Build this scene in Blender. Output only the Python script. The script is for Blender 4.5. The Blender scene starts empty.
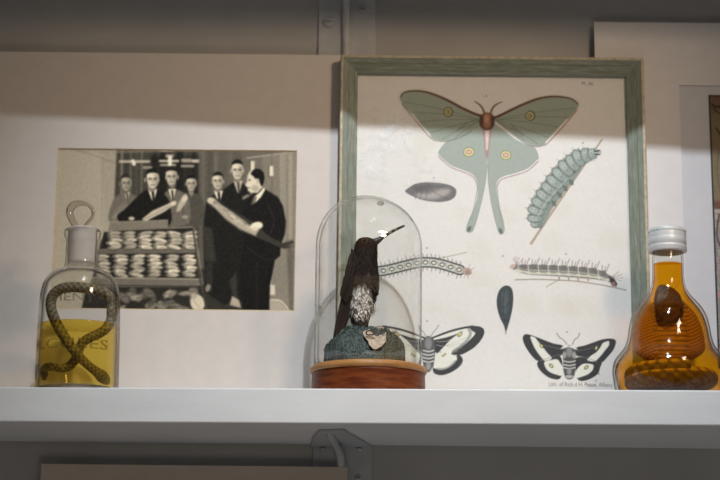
import bpy, bmesh, math, random
import numpy as np
from mathutils import Vector, Matrix

random.seed(7)
rng = np.random.default_rng(11)
SC = bpy.context.scene
COL = SC.collection
PI = math.pi

# ------------------------------------------------------------------ camera
FPX = 2000.0                       # focal length in pixels of the 720 x 480 frame (100 mm on 36 mm)
TILT = math.radians(12.0)
ROLL = 0.0105
CAM = np.array([0.0, -1.987, -0.2704])
FWD = np.array([0.0, math.cos(TILT), math.sin(TILT)])
_U = np.array([0.0, -math.sin(TILT), math.cos(TILT)])
_R = np.array([1.0, 0.0, 0.0])
RGT = _R * math.cos(ROLL) + _U * math.sin(ROLL)
UPV = _U * math.cos(ROLL) - _R * math.sin(ROLL)
cd = bpy.data.cameras.new('camera')
cam = bpy.data.objects.new('camera', cd)
COL.objects.link(cam)
cam.matrix_world = Matrix(((RGT[0], UPV[0], -FWD[0], CAM[0]), (RGT[1], UPV[1], -FWD[1], CAM[1]),
                           (RGT[2], UPV[2], -FWD[2], CAM[2]), (0, 0, 0, 1)))
cd.sensor_width = 36.0
cd.lens = 100.0
cd.clip_start = 0.05
cd.dof.use_dof = True
cd.dof.focus_distance = 2.08
cd.dof.aperture_fstop = 5.6
SC.camera = cam

# ------------------------------------------------------------------ world, lights, exposure
SC.view_settings.view_transform = 'Standard'
SC.view_settings.look = 'None'
SC.view_settings.gamma = 1.0
SC.view_settings.use_curve_mapping = False
SC.view_settings.exposure = 0.0
SC.cycles.transparent_max_bounces = 48
SC.cycles.max_bounces = 16
SC.cycles.transmission_bounces = 16

w = bpy.data.worlds.new('world')
SC.world = w
w.use_nodes = True
bg = w.node_tree.nodes['Background']
bg.inputs['Color'].default_value = (0.95, 0.86, 0.74, 1)
bg.inputs['Strength'].default_value = 0.05

def aim(o, target):
    d = Vector(target) - o.location
    o.rotation_euler = d.to_track_quat('-Z', 'Y').to_euler()

def spot(name, loc, target, power, color, size_deg, blend, radius):
    l = bpy.data.lights.new(name, 'SPOT')
    l.energy = power; l.color = color
    l.spot_size = math.radians(size_deg); l.spot_blend = blend
    l.shadow_soft_size = radius
    o = bpy.data.objects.new(name, l); COL.objects.link(o)
    o.location = loc; aim(o, target)
    return o

def area(name, loc, target, power, color, sx, sy):
    l = bpy.data.lights.new(name, 'AREA')
    l.shape = 'RECTANGLE'; l.size = sx; l.size_y = sy
    l.energy = power; l.color = color
    o = bpy.data.objects.new(name, l); COL.objects.link(o)
    o.location = loc; aim(o, target)
    return o

spot('key_lamp', (0.11, -0.95, 1.475), (0.085, 0.10, 0.12), 112.0, (0.87, 0.96, 1.03), 42.0, 1.0, 0.023)
spot('warm_lamp', (0.80, -1.2, 0.83), (-0.01, 0.18, 0.20), 40.0, (1.0, 0.755, 0.52), 37.0, 1.0, 0.13)
low = area('floor_bounce_fill', (0.10, -1.2, -1.0), (0.05, 0.15, -0.04), 2.1, (1.0, 0.92, 0.80), 0.8, 0.5)  # unseen fill light added below to brighten the shelf underside and lower wall

# ------------------------------------------------------------------ projection helpers
def proj(P):
    d = np.asarray(P, float) - CAM
    z = d @ FWD
    return 360 + FPX * (d @ RGT) / z, 240 - FPX * (d @ UPV) / z

def ray(px, py):
    return FWD * FPX + RGT * (px - 360.0) - UPV * (py - 240.0)

def at_y(px, py, y):
    r = ray(px, py); t = (y - CAM[1]) / r[1]
    return CAM + r * t

def at_z(px, py, z):
    r = ray(px, py); t = (z - CAM[2]) / r[2]
    return CAM + r * t

LEAN = math.radians(2.9)
LW = np.array([0.0, math.sin(LEAN), math.cos(LEAN)])      # up along a leaning board
LN = np.array([0.0, math.cos(LEAN), -math.sin(LEAN)])     # into the board

def on_board(O, px, py, depth=0.0):
    """pixel -> (u, w) on the leaning board with base O, at local depth"""
    O = np.asarray(O, float); r = ray(px, py)
    t = ((O + LN * depth - CAM) @ LN) / (r @ LN)
    P = CAM + r * t - O
    return P[0], P @ LW

# ------------------------------------------------------------------ object helpers
def s2l(c):
    return tuple(((x / 255) / 12.92 if x / 255 <= 0.04045 else ((x / 255 + 0.055) / 1.055) ** 2.4) for x in c)

def tag(o, label, cat, group=None):
    o['label'] = label; o['category'] = cat
    if group: o['group'] = group
    return o

def empty(name, loc, label, cat, rot=(0, 0, 0)):
    o = bpy.data.objects.new(name, None); COL.objects.link(o)
    o.location = loc; o.rotation_euler = rot; o.empty_display_size = 0.02
    return tag(o, label, cat)

def link(name, me, mat=None, parent=None, smooth=False):
    o = bpy.data.objects.new(name, me); COL.objects.link(o)
    if mat is not None:
        for m in (mat if isinstance(mat, (list, tuple)) else [mat]): me.materials.append(m)
    if parent is not None: o.parent = parent
    if smooth:
        me.polygons.foreach_set('use_smooth', [True] * len(me.polygons)); me.update()
    return o

def mesh(name, verts, faces):
    me = bpy.data.meshes.new(name)
    me.from_pydata([tuple(map(float, v)) for v in verts], [], faces)
    me.update()
    return me

class MB:
    def __init__(s): s.v = []; s.f = []
    def add(s, verts, faces):
        n = len(s.v); s.v += [tuple(map(float, v)) for v in verts]
        s.f += [tuple(i + n for i in f) for f in faces]
        return s
    def box(s, x0, x1, y0, y1, z0, z1):
        return s.add([(x, y, z) for x in (x0, x1) for y in (y0, y1) for z in (z0, z1)],
                     [(0, 1, 3, 2), (4, 6, 7, 5), (0, 4, 5, 1), (2, 3, 7, 6), (0, 2, 6, 4), (1, 5, 7, 3)])
    def prism(s, poly, d):
        """closed prism from a planar polygon and an extrusion vector"""
        n = len(poly); P = [np.array(p, float) for p in poly]; d = np.array(d, float)
        return s.add(P + [p + d for p in P],
                     [tuple(range(n))[::-1], tuple(range(n, 2 * n))] +
                     [(i, (i + 1) % n, n + (i + 1) % n, n + i) for i in range(n)])
    def rings(s, rings, cap=True, closed=False):
        n = len(rings[0]); m = len(rings); V = [p for r in rings for p in r]; F = []
        for j in range(m if closed else m - 1):
            for i in range(n):
                a, b = j * n, ((j + 1) % m) * n
                F.append((a + i, a + (i + 1) % n, b + (i + 1) % n, b + i))
        if cap and not closed:
            F.append(tuple(range(n))[::-1]); F.append(tuple(range((m - 1) * n, m * n)))
        return s.add(V, F)
    def lathe(s, prof, seg=64, c=(0, 0, 0)):
        """prof: list of (r, z); r = 0 at the ends closes the surface"""
        V = []; F = []; idx = []
        for r, z in prof:
            if r <= 1e-9:
                idx.append([len(V)]); V.append((c[0], c[1], c[2] + z))
            else:
                idx.append(list(range(len(V), len(V) + seg)))
                V += [(c[0] + r * math.cos(2 * PI * i / seg), c[1] + r * math.sin(2 * PI * i / seg), c[2] + z) for i in range(seg)]
        for a, b in zip(idx, idx[1:]):
            for i in range(seg):
                k = (i + 1) % seg
                if len(a) == 1 and len(b) == 1: continue
                if len(a) == 1: F.append((a[0], b[k], b[i]))
                elif len(b) == 1: F.append((a[i], a[k], b[0]))
                else: F.append((a[i], a[k], b[k], b[i]))
        return s.add(V, F)
    def tube(s, path, radii, seg=12, flat=None, closed=False, up=(0, 1, 0)):
        P = [np.array(p, float) for p in path]; n = len(P)
        if not hasattr(radii, '__len__'): radii = [radii] * n
        R = []
        up = np.array(up, float); prev = None
        for i in range(n):
            t = P[(i + 1) % n] - P[i - 1] if closed else P[min(i + 1, n - 1)] - P[max(i - 1, 0)]
            t /= np.linalg.norm(t) + 1e-12
            ref = up if prev is None else prev
            a = ref - t * (ref @ t)
            if np.linalg.norm(a) < 1e-4: a = np.array([1.0, 0, 0]) - t * t[0]
            a /= np.linalg.norm(a); b = np.cross(t, a); prev = a
            rr = radii[i]; fa, fb = (rr, rr) if flat is None else (rr * flat[0], rr * flat[1])
            R.append([P[i] + a * fa * math.cos(2 * PI * k / seg) + b * fb * math.sin(2 * PI * k / seg) for k in range(seg)])
        return s.rings(R, True, closed)
    def sphere(s, c, r, seg=20, ringn=12):
        if not hasattr(r, '__len__'): r = (r, r, r)
        m = MB(); m.lathe([(math.sin(PI * i / ringn) if 0 < i < ringn else 0, -math.cos(PI * i / ringn)) for i in range(ringn + 1)], seg)
        return s.add([(c[0] + v[0] * r[0], c[1] + v[1] * r[1], c[2] + v[2] * r[2]) for v in m.v], m.f)
    def build(s, name, mat=None, parent=None, smooth=False, fix=True):
        me = mesh(name, s.v, s.f)
        if fix:
            bm = bmesh.new(); bm.from_mesh(me); bmesh.ops.recalc_face_normals(bm, faces=bm.faces); bm.to_mesh(me); bm.free()
        return link(name, me, mat, parent, smooth)

def spline(pts, n=8, closed=False):
    """Catmull-Rom through points of any dimension"""
    P = np.array(pts, float); m = len(P); out = []
    for i in range(m if closed else m - 1):
        p0 = P[(i - 1) % m] if closed else P[max(i - 1, 0)]
        p1 = P[i]; p2 = P[(i + 1) % m]
        p3 = P[(i + 2) % m] if closed else P[min(i + 2, m - 1)]
        for k in range(n):
            t = k / n
            out.append(0.5 * (2 * p1 + (p2 - p0) * t + (2 * p0 - 5 * p1 + 4 * p2 - p3) * t * t + (3 * p1 - p0 - 3 * p2 + p3) * t ** 3))
    if not closed: out.append(P[-1])
    return np.array(out)

def point_colors(o, cols):
    me = o.data
    a = me.color_attributes.new('Col', 'FLOAT_COLOR', 'POINT')
    c = np.ones((len(me.vertices), 4), np.float32); c[:, :3] = cols
    a.data.foreach_set('color', c.ravel())

def bevel(o, width, seg=2):
    m = o.modifiers.new('bevel', 'BEVEL'); m.width = width; m.segments = seg; m.limit_method = 'ANGLE'
    return o

# ------------------------------------------------------------------ materials
def newmat(name):
    m = bpy.data.materials.new(name); m.use_nodes = True
    nt = m.node_tree; nt.nodes.clear()
    out = nt.nodes.new('ShaderNodeOutputMaterial')
    return m, nt, out

def N(nt, kind, **kw):
    n = nt.nodes.new(kind)
    for k, v in kw.items(): setattr(n, k, v)
    return n

def paint(name, col, rough=0.6, var=0.06, scale=40.0, bump=0.0, bscale=300.0, stretch=(1, 1, 1), col2=None, metallic=0.0, spec=0.3, thr=(0.35, 0.65)):
    m, nt, out = newmat(name)
    b = N(nt, 'ShaderNodeBsdfPrincipled')
    tc = N(nt, 'ShaderNodeTexCoord'); mp = N(nt, 'ShaderNodeMapping'); mp.inputs['Scale'].default_value = stretch
    nz = N(nt, 'ShaderNodeTexNoise'); nz.inputs['Scale'].default_value = scale; nz.inputs['Detail'].default_value = 5
    rp = N(nt, 'ShaderNodeValToRGB')
    c2 = col2 if col2 else tuple(min(1, c * (1 + var)) for c in col)
    c1 = col if col2 else tuple(c * (1 - var) for c in col)
    rp.color_ramp.elements[0].position = thr[0]; rp.color_ramp.elements[1].position = thr[1]
    rp.color_ramp.elements[0].color = (*c1, 1); rp.color_ramp.elements[1].color = (*c2, 1)
    L = nt.links.new
    L(tc.outputs['Object'], mp.inputs['Vector']); L(mp.outputs['Vector'], nz.inputs['Vector'])
    L(nz.outputs['Fac'], rp.inputs['Fac']); L(rp.outputs['Color'], b.inputs['Base Color'])
    b.inputs['Roughness'].default_value = rough; b.inputs['Metallic'].default_value = metallic
    b.inputs['Specular IOR Level'].default_value = spec
    if bump > 0:
        n2 = N(nt, 'ShaderNodeTexNoise'); n2.inputs['Scale'].default_value = bscale; n2.inputs['Detail'].default_value = 4
        bp = N(nt, 'ShaderNodeBump'); bp.inputs['Strength'].default_value = bump; bp.inputs['Distance'].default_value = 0.002
        L(mp.outputs['Vector'], n2.inputs['Vector']); L(n2.outputs['Fac'], bp.inputs['Height']); L(bp.outputs['Normal'], b.inputs['Normal'])
    L(b.outputs['BSDF'], out.inputs['Surface'])
    return m

def vcol(name, rough=0.7, spec=0.2, bump=0.0, bscale=600.0):
    m, nt, out = newmat(name); L = nt.links.new
    b = N(nt, 'ShaderNodeBsdfPrincipled'); a = N(nt, 'ShaderNodeVertexColor', layer_name='Col')
    L(a.outputs['Color'], b.inputs['Base Color'])
    b.inputs['Roughness'].default_value = rough; b.inputs['Specular IOR Level'].default_value = spec
    if bump > 0:
        n2 = N(nt, 'ShaderNodeTexNoise'); n2.inputs['Scale'].default_value = bscale
        tc = N(nt, 'ShaderNodeTexCoord'); bp = N(nt, 'ShaderNodeBump'); bp.inputs['Strength'].default_value = bump; bp.inputs['Distance'].default_value = 0.002
        L(tc.outputs['Object'], n2.inputs['Vector']); L(n2.outputs['Fac'], bp.inputs['Height']); L(bp.outputs['Normal'], b.inputs['Normal'])
    L(b.outputs['BSDF'], out.inputs['Surface'])
    return m

def clear_glass(name, tint=(0.97, 0.98, 0.97), rim=(0.5, 0.5, 0.47), r0=0.55, r1=1.0, refl=1.0, rough=0.02, refract=0.6, wobble=0.0, ior=1.3):
    """thin-walled glass: straight-through when seen face on, absorbing and refracting towards its rim, mirror part by Fresnel"""
    m, nt, out = newmat(name); L = nt.links.new
    lw = N(nt, 'ShaderNodeLayerWeight'); lw.inputs['Blend'].default_value = 0.5
    mr = N(nt, 'ShaderNodeMapRange', interpolation_type='SMOOTHSTEP')
    mr.inputs['From Min'].default_value = r0; mr.inputs['From Max'].default_value = r1
    L(lw.outputs['Facing'], mr.inputs['Value'])
    mix = N(nt, 'ShaderNodeMix', data_type='RGBA')
    mix.inputs['A'].default_value = (*tint, 1); mix.inputs['B'].default_value = (*rim, 1)
    L(mr.outputs['Result'], mix.inputs['Factor'])
    tr = N(nt, 'ShaderNodeBsdfTransparent'); L(mix.outputs['Result'], tr.inputs['Color'])
    rf = N(nt, 'ShaderNodeBsdfRefraction'); rf.inputs['IOR'].default_value = ior; rf.inputs['Roughness'].default_value = 0.0
    L(mix.outputs['Result'], rf.inputs['Color'])
    mul = N(nt, 'ShaderNodeMath', operation='MULTIPLY'); mul.inputs[1].default_value = refract
    L(mr.outputs['Result'], mul.inputs[0])
    m1 = N(nt, 'ShaderNodeMixShader'); L(mul.outputs[0], m1.inputs['Fac']); L(tr.outputs[0], m1.inputs[1]); L(rf.outputs[0], m1.inputs[2])
    gl = N(nt, 'ShaderNodeBsdfGlossy'); gl.inputs['Roughness'].default_value = rough
    fr = N(nt, 'ShaderNodeFresnel'); fr.inputs['IOR'].default_value = 1.45
    # the same Fresnel curve on both sides of the wall
    fl = N(nt, 'ShaderNodeMath', operation='POWER'); fl.inputs[1].default_value = 4.0
    L(lw.outputs['Facing'], fl.inputs[0])
    fm = N(nt, 'ShaderNodeMath', operation='MULTIPLY_ADD'); fm.inputs[1].default_value = 0.5 * refl; fm.inputs[2].default_value = 0.04 * refl
    L(fl.outputs[0], fm.inputs[0])
    nt.nodes.remove(fr)
    m2 = N(nt, 'ShaderNodeMixShader'); L(fm.outputs[0], m2.inputs['Fac']); L(m1.outputs[0], m2.inputs[1]); L(gl.outputs[0], m2.inputs[2])
    if wobble > 0:
        nz = N(nt, 'ShaderNodeTexNoise'); nz.inputs['Scale'].default_value = 45.0; nz.inputs['Detail'].default_value = 2
        tc = N(nt, 'ShaderNodeTexCoord'); L(tc.outputs['Object'], nz.inputs['Vector'])
        bp = N(nt, 'ShaderNodeBump'); bp.inputs['Strength'].default_value = wobble; bp.inputs['Distance'].default_value = 0.004
        L(nz.outputs['Fac'], bp.inputs['Height'])
        for x in (gl, rf): L(bp.outputs['Normal'], x.inputs['Normal'])
    L(m2.outputs[0], out.inputs['Surface'])
    return m

def solid_glass(name, col=(0.97, 0.97, 0.95), ior=1.47, rough=0.0):
    m, nt, out = newmat(name)
    g = N(nt, 'ShaderNodeBsdfGlass'); g.inputs['Color'].default_value = (*col, 1); g.inputs['IOR'].default_value = ior; g.inputs['Roughness'].default_value = rough
    t = N(nt, 'ShaderNodeBsdfTransparent'); t.inputs['Color'].default_value = (*col, 1)
    mx = N(nt, 'ShaderNodeMixShader'); mx.inputs['Fac'].default_value = 0.12
    nt.links.new(g.outputs[0], mx.inputs[1]); nt.links.new(t.outputs[0], mx.inputs[2])
    nt.links.new(mx.outputs[0], out.inputs['Surface'])
    return m

# ------------------------------------------------------------------ a small painter for the printed pictures
class Canvas:
    """draws in photograph units; the result becomes the printed ink of a flat sheet"""
    def __init__(s, x0, x1, y0, y1, S, bgc):
        s.x0, s.y0, s.S = x0, y0, S
        s.W = int((x1 - x0) * S); s.H = int((y1 - y0) * S)
        s.a = np.empty((s.H, s.W, 3)); s.a[:] = bgc
        s.id = np.zeros((s.H, s.W), int); s.cur = 0
    def win(s, xa, xb, ya, yb):
        i0 = max(0, int((xa - s.x0) * s.S) - 2); i1 = min(s.W, int((xb - s.x0) * s.S) + 3)
        j0 = max(0, int((ya - s.y0) * s.S) - 2); j1 = min(s.H, int((yb - s.y0) * s.S) + 3)
        if i1 <= i0 or j1 <= j0: return None
        X = s.x0 + (np.arange(i0, i1) + 0.5) / s.S; Y = s.y0 + (np.arange(j0, j1) + 0.5) / s.S
        return i0, i1, j0, j1, X[None, :], Y[:, None]
    def put(s, wn, al, col):
        i0, i1, j0, j1 = wn[:4]
        c = np.asarray(col, float)
        s.a[j0:j1, i0:i1] = s.a[j0:j1, i0:i1] * (1 - al[..., None]) + c * al[..., None]
        if s.cur: s.id[j0:j1, i0:i1][al > 0.3] = s.cur
    def seg_dist(s, wn, P, closed):
        X, Y = wn[4], wn[5]; D = np.full((Y.shape[0], X.shape[1]), 1e9); T = np.zeros_like(D)
        n = len(P)
        for k in range(n if closed else n - 1):
            a = P[k]; b = P[(k + 1) % n]; d = b - a; L2 = d @ d + 1e-12
            t = np.clip(((X - a[0]) * d[0] + (Y - a[1]) * d[1]) / L2, 0, 1)
            e = np.hypot(X - a[0] - t * d[0], Y - a[1] - t * d[1])
            m = e < D; D = np.where(m, e, D); T = np.where(m, (k + t) / max(1, n - 1), T)
        return D, T
    def poly(s, pts, col, soft=0.5, alpha=1.0, smooth=False, clip=None, grad=None):
        P = spline(pts, 6, True) if smooth else np.array(pts, float)
        pad = soft + 1
        wn = s.win(P[:, 0].min() - pad, P[:, 0].max() + pad, P[:, 1].min() - pad, P[:, 1].max() + pad)
        if wn is None: return
        X, Y = wn[4], wn[5]; ins = np.zeros((Y.shape[0], X.shape[1]), bool)
        for k in range(len(P)):
            a = P[k]; b = P[(k + 1) % len(P)]
            if a[1] == b[1]: continue
            c = ((a[1] > Y) != (b[1] > Y))
            ins ^= c & (X < (b[0] - a[0]) * (Y - a[1]) / (b[1] - a[1]) + a[0])
        D, _ = s.seg_dist(wn, P, True)
        sd = np.where(ins, -D, D)
        al = np.clip(0.5 - sd / max(soft, 0.15), 0, 1) * alpha
        if clip is not None:
            al = al * s.clipmask(clip, wn)
        if grad is not None:
            al = al * np.clip(grad(X + 0 * Y, Y + 0 * X), 0, 1)
        s.put(wn, al, col)
    def clipmask(s, pts, wn):
        P = np.array(pts, float); X, Y = wn[4], wn[5]; ins = np.zeros((Y.shape[0], X.shape[1]), bool)
        for k in range(len(P)):
            a = P[k]; b = P[(k + 1) % len(P)]
            if a[1] == b[1]: continue
            ins ^= ((a[1] > Y) != (b[1] > Y)) & (X < (b[0] - a[0]) * (Y - a[1]) / (b[1] - a[1]) + a[0])
        return ins.astype(float)
    def line(s, pts, width, col, soft=0.5, alpha=1.0, smooth=True, clip=None, taper=None):
        P = spline(pts, 6) if smooth and len(pts) > 2 else np.array(pts, float)
        wmax = max(width) if hasattr(width, '__len__') else width
        pad = wmax + soft + 1
        wn = s.win(P[:, 0].min() - pad, P[:, 0].max() + pad, P[:, 1].min() - pad, P[:, 1].max() + pad)
        if wn is None: return
        D, T = s.seg_dist(wn, P, False)
        wd = np.interp(T, np.linspace(0, 1, len(width)), width) if hasattr(width, '__len__') else width
        al = np.clip(0.5 - (D - wd / 2) / max(soft, 0.15), 0, 1) * alpha
        if clip is not None: al = al * s.clipmask(clip, wn)
        s.put(wn, al, col)
    def ell(s, cx, cy, rx, ry, col, rot=0.0, soft=0.5, alpha=1.0, clip=None):
        r = max(rx, ry) + soft + 1; wn = s.win(cx - r, cx + r, cy - r, cy + r)
        if wn is None: return
        X, Y = wn[4] - cx, wn[5] - cy; c, q = math.cos(rot), math.sin(rot)
        u, v = X * c + Y * q, -X * q + Y * c
        k = np.hypot(u / rx, v / ry); d = (k - 1) * min(rx, ry)
        al = np.clip(0.5 - d / max(soft, 0.15), 0, 1) * alpha
        if clip is not None: al = al * s.clipmask(clip, wn)
        s.put(wn, al, col)
    def grain(s, amp, cell):
        h, w_ = int(s.H / cell) + 2, int(s.W / cell) + 2
        g = rng.normal(0, amp, (h, w_))
        yi = np.linspace(0, h - 1.001, s.H); xi = np.linspace(0, w_ - 1.001, s.W)
        y0 = yi.astype(int); x0 = xi.astype(int); fy = (yi - y0)[:, None]; fx = (xi - x0)[None, :]
        G = (g[y0][:, x0] * (1 - fy) * (1 - fx) + g[y0 + 1][:, x0] * fy * (1 - fx) + g[y0][:, x0 + 1] * (1 - fy) * fx + g[y0 + 1][:, x0 + 1] * fy * fx)
        s.a += G[..., None]
    def blur(s, n):
        for _ in range(2):
            for ax in (0, 1):
                p = np.concatenate([np.repeat(s.a.take([0], ax), n, ax), s.a, np.repeat(s.a.take([-1], ax), n, ax)], ax)
                L_ = s.a.shape[ax]
                s.a = sum(p.take(range(k, k + L_), ax) for k in range(2 * n + 1)) / (2 * n + 1)
    def sample(s, px, py):
        x = np.clip((px - s.x0) * s.S - 0.5, 0, s.W - 1.001); y = np.clip((py - s.y0) * s.S - 0.5, 0, s.H - 1.001)
        i = x.astype(int); j = y.astype(int); fx = (x - i)[..., None]; fy = (y - j)[..., None]
        a = s.a
        return a[j, i] * (1 - fx) * (1 - fy) + a[j, i + 1] * fx * (1 - fy) + a[j + 1, i] * (1 - fx) * fy + a[j + 1, i + 1] * fx * fy
    def ids(s, px, py):
        return s.id[np.clip(((py - s.y0) * s.S).astype(int), 0, s.H - 1), np.clip(((px - s.x0) * s.S).astype(int), 0, s.W - 1)]

def printed_sheet(name, cv, O, u0, u1, w0, w1, depth, step, gain, mat, parent, figures=None):
    """flat sheet on a leaning board, its ink held as colours on a fine grid; each figure is a child sheet of its own"""
    nu = int((u1 - u0) / step) + 1; nw = int((w1 - w0) / step) + 1
    U, W_ = np.meshgrid(np.linspace(u0, u1, nu), np.linspace(w0, w1, nw))
    P = np.asarray(O, float) + U[..., None] * np.array([1.0, 0, 0]) + W_[..., None] * LW + depth * LN
    px, py = proj(P)
    c = np.clip(cv.sample(px, py), 0, 255) / 255
    lin = np.where(c <= 0.04045, c / 12.92, ((c + 0.055) / 1.055) ** 2.4) * gain
    lin = np.clip(lin, 0, 0.9).reshape(-1, 3)
    V = np.stack([U, np.full_like(U, depth), W_], -1).reshape(-1, 3)
    j, i = np.meshgrid(np.arange(nw - 1), np.arange(nu - 1), indexing='ij')
    a = (j * nu + i).ravel()
    F = np.stack([a, a + 1, a + nu + 1, a + nu], 1)
    fp = (px[:-1, :-1] + px[1:, 1:]) / 2; fq = (py[:-1, :-1] + py[1:, 1:]) / 2
    fid = cv.ids(fp, fq).ravel()
    keys = [0] + sorted(figures or {})
    base = None
    for k in keys:
        sel = F[fid == k] if figures else F
        if len(sel) == 0: continue
        used, inv = np.unique(sel.ravel(), return_inverse=True)
        me = bpy.data.meshes.new(name if k == 0 else figures[k][0])
        me.vertices.add(len(used)); me.vertices.foreach_set('co', V[used].astype(np.float32).ravel())
        me.loops.add(len(inv)); me.loops.foreach_set('vertex_index', inv.astype(np.int32))
        me.polygons.add(len(sel)); me.polygons.foreach_set('loop_start', np.arange(0, len(inv), 4, dtype=np.int32))
        me.update(calc_edges=True)
        o = link(name if k == 0 else figures[k][0], me, mat, parent if k == 0 else base)
        if k and len(figures[k]) > 1: o['label'] = figures[k][1]
        point_colors(o, lin[used])
        if k == 0: base = o
    return base

# ================================================================== STRUCTURE: wall
M_wall = paint('wall_paint', (0.42, 0.41, 0.405), 0.55, 0.05, 12, 0.08, 250)
M_shelf = paint('shelf_paint', (0.79, 0.80, 0.825), 0.45, 0.04, 9, 0.06, 160, (1, 1, 4))
WALL_Y = 0.2
b = MB(); b.box(-1.3, 1.3, WALL_Y, WALL_Y + 0.1, -0.9, 1.1)
wl = b.build('wall_back', M_wall); wl['kind'] = 'structure'

# shelves run slightly out of parallel with the wall: deeper towards the right
def front_y(x): return -0.043 * x
def shelf(name, z_top, thick, label):
    x0, x1 = -0.95, 0.95
    m = MB(); m.prism([(x0, front_y(x0), z_top - thick), (x1, front_y(x1), z_top - thick), (x1, WALL_Y - 0.0005, z_top - thick), (x0, WALL_Y - 0.0005, z_top - thick)], (0, 0, thick))
    o = m.build(name, M_shelf); bevel(o, 0.0012, 2)
    return tag(o, label, 'shelf')
shelf('wall_shelf', 0.0, 0.035, 'white painted wooden shelf carrying the bottles, dome and pictures')
UPPER_Z = 0.50
shelf('wall_shelf', UPPER_Z + 0.035, 0.035, 'white painted shelf above the pictures that shades their tops')
shelf('wall_shelf', -0.535, 0.035, 'white painted shelf below, on which the pale board under the bracket stands')

# ------------------------------------------------------------------ steel brackets
M_steel = paint('bracket_steel', (0.45, 0.46, 0.48), 0.5, 0.06, 60, 0.05, 300, metallic=0.0, spec=0.5)
M_screw = paint('screw_steel', (0.46, 0.47, 0.49), 0.4, 0.05, 80, metallic=0.1, spec=0.5)
def bracket(dx, dz, label, screws):
    """pressed steel shelf bracket under a shelf whose underside is at z = -0.035 + dz"""
    ux = -0.035 + dz
    root = empty('shelf_bracket', (-0.018 + dx, WALL_Y, ux), label, 'bracket')
    def L(p): return (p[0] + 0.018, p[1] - WALL_Y, p[2] + 0.035)
    pts = [at_z(px, py, -0.035) for px, py in ((310, 443.5), (313.2, 435.5), (318.5, 429.3), (343.5, 428.3), (372.5, 443.5))]
    poly = [L(p) for p in pts]
    poly[0] = (poly[0][0], -0.0005, 0); poly[-1] = (poly[-1][0], -0.0005, 0)
    m = MB(); m.prism([(p[0], p[1], -0.0028) for p in poly], (0, 0, 0.0026)); bevel(m.build('arm_plate', M_steel, root), 0.0008)
    x0, x1 = poly[0][0] + 0.003, poly[-1][0]
    m = MB(); m.prism([(x0, -0.003, -0.0005), (x1, -0.003, -0.0005), (x1, -0.003, -0.2), (x1 - 0.012, -0.003, -0.22), (x0 + 0.012, -0.003, -0.22), (x0, -0.003, -0.2)], (0, 0.0026, 0))
    bevel(m.build('wall_plate', M_steel, root), 0.0008)
    xf = L(at_z(331, 435, -0.035))[0]; xb = L(at_y(341.5, 463.5, 0.195))[0]
    path = spline([(xf - 0.001, -0.138, -0.0005), (xf, -0.12, -0.003), (xf + 0.004, -0.07, -0.006), (xb - 0.002, -0.03, -0.012), (xb, -0.012, -0.027), (xb, -0.0045, -0.06), (xb, -0.0035, -0.12), (xb, -0.003, -0.2)], 6)
    rad = np.interp(np.linspace(0, 1, len(path)), [0, 0.12, 0.3, 0.6, 1], [0.002, 0.0045, 0.0038, 0.0048, 0.0048])
    m = MB(); m.tube(path, rad, 14, up=(1, 0, 0)); m.build('rib', M_steel, root, True)
    for sx, sz, r in screws:
        m = MB()
        prof = [(0, 0.0028), (r * 0.45, 0.0026), (r * 0.85, 0.0016), (r, 0.0004), (r, -0.0004), (0, -0.0004)]
        m.lathe(prof, 24)
        m.v = [(sx + v[0], -0.003 - v[2], sz + v[1]) for v in m.v]
        sc_ = m.build('screw', M_screw, root, True)
        k = MB(); k.box(sx - r * 0.62, sx + r * 0.62, -0.0063, -0.0055, sz - 0.0004, sz + 0.0004)
        k.build('screw_slot', paint('slot_dark', (0.12, 0.12, 0.12), 0.6), sc_)
    return root
def scr(px, py, dz):
    p = at_y(px, py, 0.197)
    return (p[0] + 0.018, p[2] + 0.035 - dz)
lowscr = [(*scr(323, 448, 0), 0.004), (*scr(359.5, 448, 0), 0.004), (*scr(358, 478, 0), 0.0038)]
bracket(0, 0, 'grey steel bracket under the shelf beside the pale board', lowscr)
DZU = UPPER_Z + 0.035
dxu = at_y(346, 30, 0.195)[0] - at_y(341.5, 463.5, 0.195)[0]
def scru(px, py):
    p = at_y(px, py, 0.197)
    return (p[0] + 0.018 - dxu, p[2] + 0.035 - DZU)
bracket(dxu, DZU, 'grey steel bracket high on the wall above the green frame', [(*scru(328.5, 22), 0.0072), (*scru(362.5, 9.5), 0.005)])

# ================================================================== LEFT: matted photograph
M_board = paint('mat_board_warm', (0.655, 0.595, 0.555), 0.85, 0.02, 60, 0.1, 900)
M_board2 = paint('mat_board_cool', (0.72, 0.69, 0.69), 0.85, 0.02, 60, 0.1, 900)
M_board3 = paint('mat_board_inner', (0.60, 0.59, 0.615), 0.85, 0.02, 60, 0.1, 900)
M_bevel = paint('bevel_tan', (0.55, 0.42, 0.26), 0.85, 0.1, 200)
M_ink = vcol('printed_ink', 0.6, 0.08)
M_inkp = vcol('printed_paper', 0.75, 0.2)

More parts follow.
